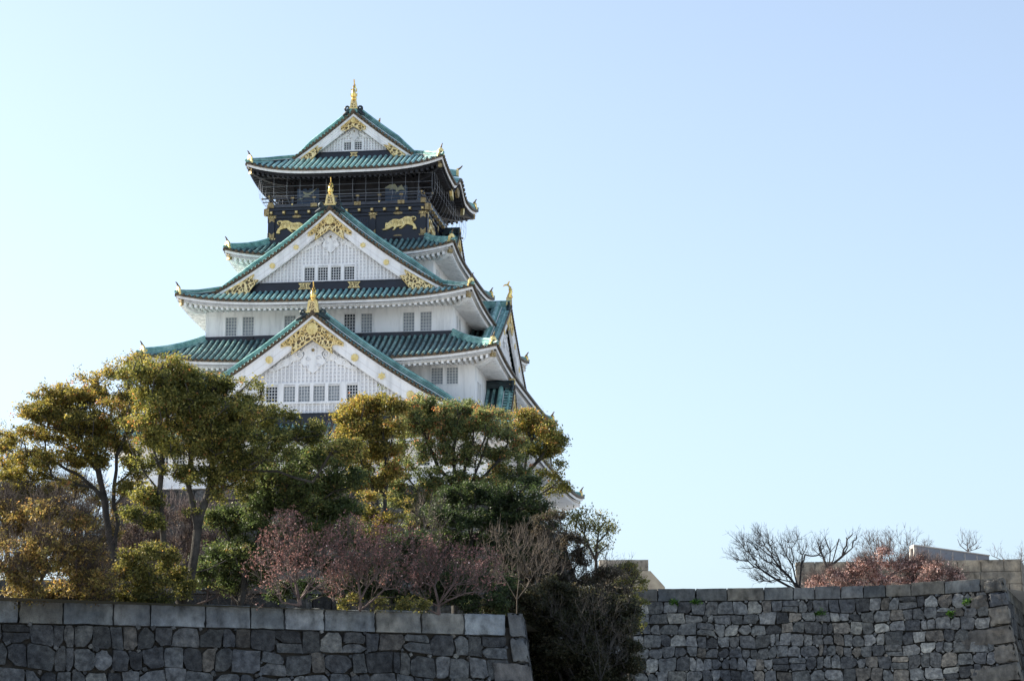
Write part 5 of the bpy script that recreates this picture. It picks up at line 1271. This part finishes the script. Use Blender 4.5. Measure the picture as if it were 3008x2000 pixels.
tree('evergreen_bush', 'low bright green bush just behind the coping among the pinkish twigs', 'bush', 86, (860, 1420), [[(860, 1400), (860, 1385)]],
  [(820, 1385, 22), (870, 1388, 22), (930, 1385, 20), (790, 1392, 16), (970, 1392, 18)], 'yellow', 13, r0=.05, basez=Zt, dens=2600)
# --- leafless cherry trees with pink buds
CH = 'budding cherry trees behind the left rampart'
def cherry(label, D, base, cl, limbs, seed, twig=4200, bud=9000):
    tree('cherry_tree', label, 'cherry tree', D, base, limbs, cl, 'pinkbud', seed, group=CH, bark='bark_pink', r0=.08, dens=0, per=20, tcount=11, twig=int(twig*.85), twig_len=.6, twig_r=.0085, twig_up=.7, bud=int(bud*.55), bud_size=.065, power=.5, basez=Zt, shell=.1, wpath=.45)
cherry('pink budded leafless cherry tree, the brightest, left of the others behind the coping', 84.5, (690, 1410), [(640, 1240, 36), (680, 1260, 42), (620, 1290, 40), (690, 1310, 50), (740, 1270, 40), (650, 1350, 46), (740, 1340, 46), (610, 1340, 32)],
  [[(690, 1380), (680, 1340), (660, 1280), (640, 1230)], [(690, 1380), (720, 1330), (750, 1270)], [(680, 1340), (630, 1310), (600, 1270)]], 14)
cherry('dull pink leafless cherry tree in the middle of the row behind the coping', 86, (830, 1410), [(800, 1260, 42), (850, 1255, 42), (800, 1310, 48), (860, 1310, 48), (900, 1270, 36), (830, 1360, 50), (900, 1350, 42), (770, 1370, 36)],
  [[(830, 1380), (825, 1340), (800, 1290), (790, 1250)], [(830, 1380), (870, 1320), (900, 1260)]], 15, 3800, 5200)
cherry('greyish pink leafless cherry tree at the right end of the row near the wall corner', 88, (1010, 1415), [(960, 1290, 42), (1000, 1320, 48), (1050, 1300, 42), (950, 1350, 42), (1060, 1350, 50), (1110, 1350, 42), (1000, 1375, 40), (1110, 1310, 36)],
  [[(1010, 1390), (1000, 1350), (970, 1300)], [(1010, 1390), (1040, 1350), (1080, 1300)], [(1010, 1395), (960, 1370), (930, 1340)]], 16, 3800, 3600)
tree('evergreen_bush', 'brownish dark bush slope rising from the wall corner to the middle grove', 'bush', 99, (1270, 1440), [[(1270, 1400), (1270, 1330), (1260, 1270)], [(1270, 1400), (1340, 1330), (1390, 1300)], [(1270, 1400), (1200, 1340)]],
  [(1150, 1340, 36), (1190, 1320, 36), (1180, 1370, 40), (1235, 1320, 38), (1230, 1370, 40), (1280, 1300, 36), (1285, 1345, 40), (1330, 1300, 32), (1335, 1345, 40), (1385, 1325, 30), (1390, 1365, 36), (1430, 1360, 26), (1300, 1255, 24), (1290, 1215, 18), (1330, 1275, 22), (1420, 1320, 18), (1450, 1390, 22), (1255, 1195, 24), (1285, 1185, 18), (1305, 1235, 26), (1250, 1230, 30), (1340, 1250, 18)], 'duskbrown', 27, holes=.15, r0=.14, basez=Zt, dens=3000, size=.09)
# --- bare shrubs on the dark slope
def bare(name, label, D, base, cl, limbs, seed, bark, twig, basez=None, r0=.1, tl=.5, tr=.008, tc=9, up=.3, group=None):
    tree(name, label, 'tree' if 'tree' in name else 'shrub', D, base, limbs, cl, 'brown', seed, group=group, bark=bark, r0=r0*.55, dens=0, tcount=tc*1.7, power=.5, twig=int(twig*2), twig_len=tl, twig_r=tr, basez=basez, shell=.1, wpath=.4, twig_up=up)
bare('bare_shrub', 'pale tan twiggy shrub spreading over the dark evergreens', 92, (1190, 1420), [(1170, 1250, 36), (1210, 1245, 38), (1250, 1270, 36), (1140, 1285, 34), (1190, 1290, 42), (1240, 1310, 40), (1150, 1330, 36), (1280, 1310, 26), (1210, 1340, 34)],
  [[(1190, 1380), (1195, 1330), (1190, 1280)], [(1190, 1380), (1230, 1320), (1260, 1280)], [(1195, 1330), (1150, 1290)]], 17, 'bark_tan', 4000, Zt, r0=.045)
bare('bare_shrub', 'small pale twiggy shrub above the cherry trees in the middle', 96, (985, 1330), [(975, 1180, 30), (960, 1215, 32), (1000, 1220, 30), (985, 1255, 32), (1010, 1180, 20)], [[(985, 1290), (980, 1240), (975, 1190)], [(985, 1290), (950, 1220)]], 18, 'bark_tan', 2200, Zt)
bare('bare_shrub', 'brown grey twiggy shrub on the crest right of the castle', 100, (1330, 1420), [(1290, 1250, 32), (1330, 1270, 36), (1290, 1300, 38), (1340, 1310, 40), (1385, 1300, 32), (1420, 1320, 32), (1300, 1350, 38), (1360, 1350, 40), (1410, 1360, 34), (1250, 1240, 26), (1270, 1200, 24), (1450, 1340, 20)],
  [[(1330, 1380), (1320, 1320), (1300, 1260)], [(1330, 1380), (1370, 1320), (1400, 1290)]], 19, 'bark_brown', 5200, Zt, tc=8)
tree('evergreen_tree', 'big nearly black evergreen mass filling the gap between the two ramparts', 'tree', 97, (1330, 1760), [[(1330, 1650), (1320, 1560), (1310, 1480), (1330, 1420)], [(1320, 1560), (1260, 1480), (1220, 1400)], [(1320, 1560), (1400, 1500), (1430, 1420)]],
  [(1185, 1370, 36), (1225, 1380, 40), (1270, 1370, 42), (1320, 1385, 45), (1370, 1385, 42), (1215, 1430, 40), (1260, 1430, 45), (1310, 1440, 48), (1360, 1440, 45), (1410, 1410, 38), (1245, 1490, 42), (1295, 1500, 48), (1350, 1500, 50), (1400, 1470, 42), (1440, 1440, 32), (1260, 1550, 45),
   (1315, 1560, 50), (1370, 1560, 50), (1415, 1530, 42), (1270, 1610, 50), (1340, 1620, 55), (1400, 1600, 48), (1450, 1490, 24), (1300, 1690, 60), (1380, 1690, 60), (1130, 1395, 26), (1425, 1580, 30), (1180, 1400, 34), (1160, 1375, 30), (1240, 1400, 44), (1230, 1450, 36), (1240, 1530, 34), (1440, 1400, 36), (1460, 1530, 26), (1450, 1600, 34), (1250, 1660, 50), (1300, 1400, 44), (1350, 1420, 46)], 'darkbrown', 20, holes=-9, r0=.32, basez=-32.6, dens=3800, size=.11)
bare('bare_shrub', 'dark brown tangle of twigs in front of the black evergreen mass', 94.5, (1380, 1700), [(1340, 1400, 40), (1390, 1390, 38), (1430, 1400, 34), (1380, 1450, 42), (1430, 1460, 34), (1330, 1470, 36), (1400, 1520, 38), (1440, 1520, 24), (1280, 1410, 34)],
  [[(1380, 1600), (1380, 1500), (1370, 1430)], [(1380, 1550), (1420, 1460)], [(1380, 1550), (1330, 1450)]], 21, 'bark_dark', 4000, -32.6, tc=6, tr=.006, r0=.05)
tree('leafy_bush', 'yellow olive bush hanging over the left end of the curved rampart', 'bush', 103, (1450, 1700), [[(1450, 1550), (1452, 1450), (1455, 1380), (1450, 1320)]],
  [(1440, 1300, 20), (1465, 1310, 20), (1455, 1340, 26), (1480, 1345, 18), (1450, 1380, 26), (1478, 1385, 16), (1460, 1420, 22), (1440, 1345, 22), (1470, 1440, 14)], 'olive', 22, r0=.1, basez=-32.6, dens=3200, orange_top=.1)
# --- bare trees between grove and castle
BT = 'bare trees on the slope under the castle'
for i, (lb, D, base, cl, lim, bk, tw) in enumerate([
  ('rosy grey bare tree seen through the left tree below the white castle wall', 140, (400, 1400), [(330, 1210, 50), (390, 1190, 50), (450, 1200, 46), (500, 1180, 40), (350, 1280, 55), (430, 1280, 55), (500, 1250, 45), (560, 1180, 36)], [[(400, 1330), (380, 1260), (350, 1200)], [(400, 1330), (440, 1250), (480, 1190)]], 'bark_pink', 5000),
  ('rosy grey bare tree against the castle wall between the two leafy groves', 138, (790, 1300), [(760, 1060, 34), (800, 1040, 36), (770, 1110, 40), (820, 1100, 40), (850, 1060, 34), (790, 1160, 42), (840, 1150, 36), (790, 1000, 30), (760, 1010, 30), (720, 1060, 34), (700, 1110, 36), (740, 1150, 40), (880, 1110, 36)], [[(790, 1230), (785, 1150), (770, 1070)], [(790, 1230), (820, 1130), (830, 1060)]], 'bark_pink', 9000),
  ('brown bare tree behind the copper tree on the left', 125, (200, 1400), [(150, 1160, 50), (210, 1150, 50), (260, 1190, 46), (120, 1230, 50), (190, 1230, 55), (250, 1260, 50), (80, 1130, 40), (230, 1320, 50)], [[(200, 1320), (190, 1240), (170, 1170)], [(200, 1320), (240, 1240), (250, 1180)]], 'bark_brown', 4500),
  ('pale bare tree crown against the sky at the far left edge', 120, (15, 1300), [(15, 1060, 34), (40, 1090, 34), (5, 1110, 36), (60, 1120, 26), (20, 1150, 36)], [[(15, 1220), (18, 1140), (20, 1070)]], 'bark_pink', 2200),
  ('dull brown bare tree between the two trunks of the left grove', 118, (330, 1400), [(310, 1150, 36), (290, 1220, 40), (350, 1300, 40), (450, 1340, 44), (500, 1350, 40), (560, 1370, 34)], [[(330, 1330), (310, 1250), (300, 1170)]], 'bark_brown', 2600)]):
    bare('bare_tree', lb, D, base, cl, lim, 30+i, bk, int(tw*1.8), Zh, r0=.16, tl=.75, tr=.016, tc=5, group=BT)
# --- right side, on the honmaru
bare('bare_tree', 'black leafless tree leaning left over the curved rampart', 134, (1850, 1400), [(1735, 1250, 30, 0), (1770, 1240, 30, 1), (1720, 1290, 30, 0), (1760, 1280, 36, -1), (1800, 1270, 34, 0), (1830, 1250, 24, 1), (1745, 1325, 28, 0), (1790, 1320, 34, 0), (1830, 1300, 30, 0), (1710, 1250, 18, 0), (1820, 1335, 24, 0), (1850, 1270, 20, 0), (1700, 1280, 16, 0), (1880, 1255, 22, 2), (1900, 1280, 20, 2)],
  [[(1840, 1360), (1820, 1330), (1780, 1285), (1750, 1260), (1715, 1235)], [(1840, 1360), (1825, 1300), (1800, 1260), (1785, 1235)], [(1840, 1360), (1790, 1335), (1740, 1300)], [(1840, 1360), (1845, 1300), (1850, 1255)]], 40, 'bark_black', 5200, Zh, r0=.24, tl=.6, tr=.010, tc=8)
sk_t = [('short pruned dark tree with stubby upright limbs behind the upper wall', 147, (1905, 1360), [[(1905, 1310), (1895, 1280), (1882, 1248)], [(1905, 1310), (1912, 1270), (1900, 1240)], [(1905, 1310), (1925, 1265), (1932, 1240)], [(1905, 1310), (1940, 1280), (1962, 1262)]], [(1950, 1235, 16, 0), (1975, 1245, 14, 0), (1890, 1262, 12, 0), (1945, 1262, 12, 0)], 500)]
for lb, D, base, lim, cl, tw in sk_t:
    bare('pruned_tree', lb, D, base, cl, lim, 41, 'bark_black', tw*3, Zh, r0=.2, tl=.5, tr=.014, tc=5)
bare('bare_tree', 'fine brown leafless crown behind the flowering cherry', 160, (2060, 1380), [(2010, 1260, 22), (2045, 1252, 24), (2085, 1250, 24), (2115, 1262, 20), (2030, 1285, 26), (2075, 1285, 28), (2110, 1290, 22), (1985, 1275, 18)], [[(2060, 1330), (2050, 1290), (2040, 1260)], [(2060, 1330), (2090, 1280)]], 42, 'bark_brown', 8000, Zh, r0=.12, tl=.7, tr=.014, tc=6)
bare('bare_tree', 'tiny distant bare tree above the sloping canopy', 230, (2230, 1330), [(2215, 1245, 14), (2240, 1243, 16), (2228, 1258, 16), (2252, 1255, 12)], [[(2230, 1290), (2228, 1255)]], 43, 'bark_brown', 900, Zh, r0=.12, tl=.9, tr=.015, tc=2)
bare('bare_tree', 'faint distant bare twigs at the right edge beside the ashlar end', 235, (2352, 1350), [(2350, 1272, 14), (2362, 1285, 16), (2300, 1280, 9), (2290, 1283, 8)], [[(2352, 1310), (2352, 1280)]], 44, 'bark_pink', 800, Zh, r0=.12, tl=.9, tr=.015, tc=2)
tree('cherry_tree', 'dome shaped pink flowering cherry tree behind the curved rampart', 'cherry tree', 138, (2030, 1420), [[(2030, 1380), (2030, 1340), (2025, 1300)], [(2030, 1385), (1960, 1345), (1900, 1330)], [(2030, 1385), (2110, 1340), (2180, 1320)], [(2030, 1340), (1980, 1310)], [(2030, 1340), (2080, 1310), (2130, 1300)]],
  [(1890, 1338, 22), (1930, 1325, 26), (1965, 1315, 26), (2000, 1298, 26), (2040, 1292, 26), (2080, 1300, 26), (2120, 1302, 28), (2160, 1310, 24), (2190, 1318, 18), (1960, 1345, 28), (2020, 1335, 34), (2080, 1340, 34), (2140, 1338, 30), (2185, 1340, 20), (2210, 1330, 10), (2035, 1270, 14), (1865, 1345, 10)],
  'blossom', 45, bark='bark_pink', r0=.12, basez=Zh, dens=1300, holes=.1, leafmat='petal', part='blossom', thick=.6, power=.5, per=7, sig=.13, size=.12, twig=2200, twig_len=.5, twig_r=.010, shell=.05, wpath=.4)
# --- weeds growing out of the curved rampart
wp = [(1980, 1765, .22), (2042, 1766, .3), (2410, 1802, .14), (2790, 1795, .18), (2838, 1762, .16), (2118, 1728, .1)]
for i, (x, y, r) in enumerate(wp[:5]):
    # point on the wall face: search t,h on WR
    tgt = None; best = 1e9
    for tt in np.linspace(3, LR-.2, 260):
        for hh in (0, .3, .6, .75, .9, 1.2, 1.5, 1.8):
            q = np.array(WR.P(tt, hh, .05)); d = q-CAM; zz_ = d@_fw; px = 1504+FPX*(d@_rt)/zz_; py = 1000-FPX*(d@_up)/zz_; e = (px-x)**2+(py-y)**2
            if e < best: best = e; tgt = q
    rng = np.random.default_rng(60+i)
    C_ = tgt+rng.normal(0, 1, (26, 3))*np.array([min(r, .14), .05, .08]); v, c, N = leaves(C_, 8, .07, .11, [((.05, .12, .02), 3), ((.09, .18, .03), 2)], rng)
    o = col_mesh('weed_tuft', v, N, c, 'leaf', None)
    tag(o, ['green weed tuft sprouting under the coping, farthest left on the curved rampart', 'largest green weed tuft under the coping, second from the left', 'tiny green weed tuft low between stones at the middle of the curved rampart', 'green weed tuft between stones near the corner, the lower of two', 'green weed tuft just under the coping near the corner, the upper of two'][i], 'weed', 'weeds growing on the curved rampart')
print('objects', len(bpy.data.objects), 'polys', sum(len(m.polygons) for m in bpy.data.meshes))
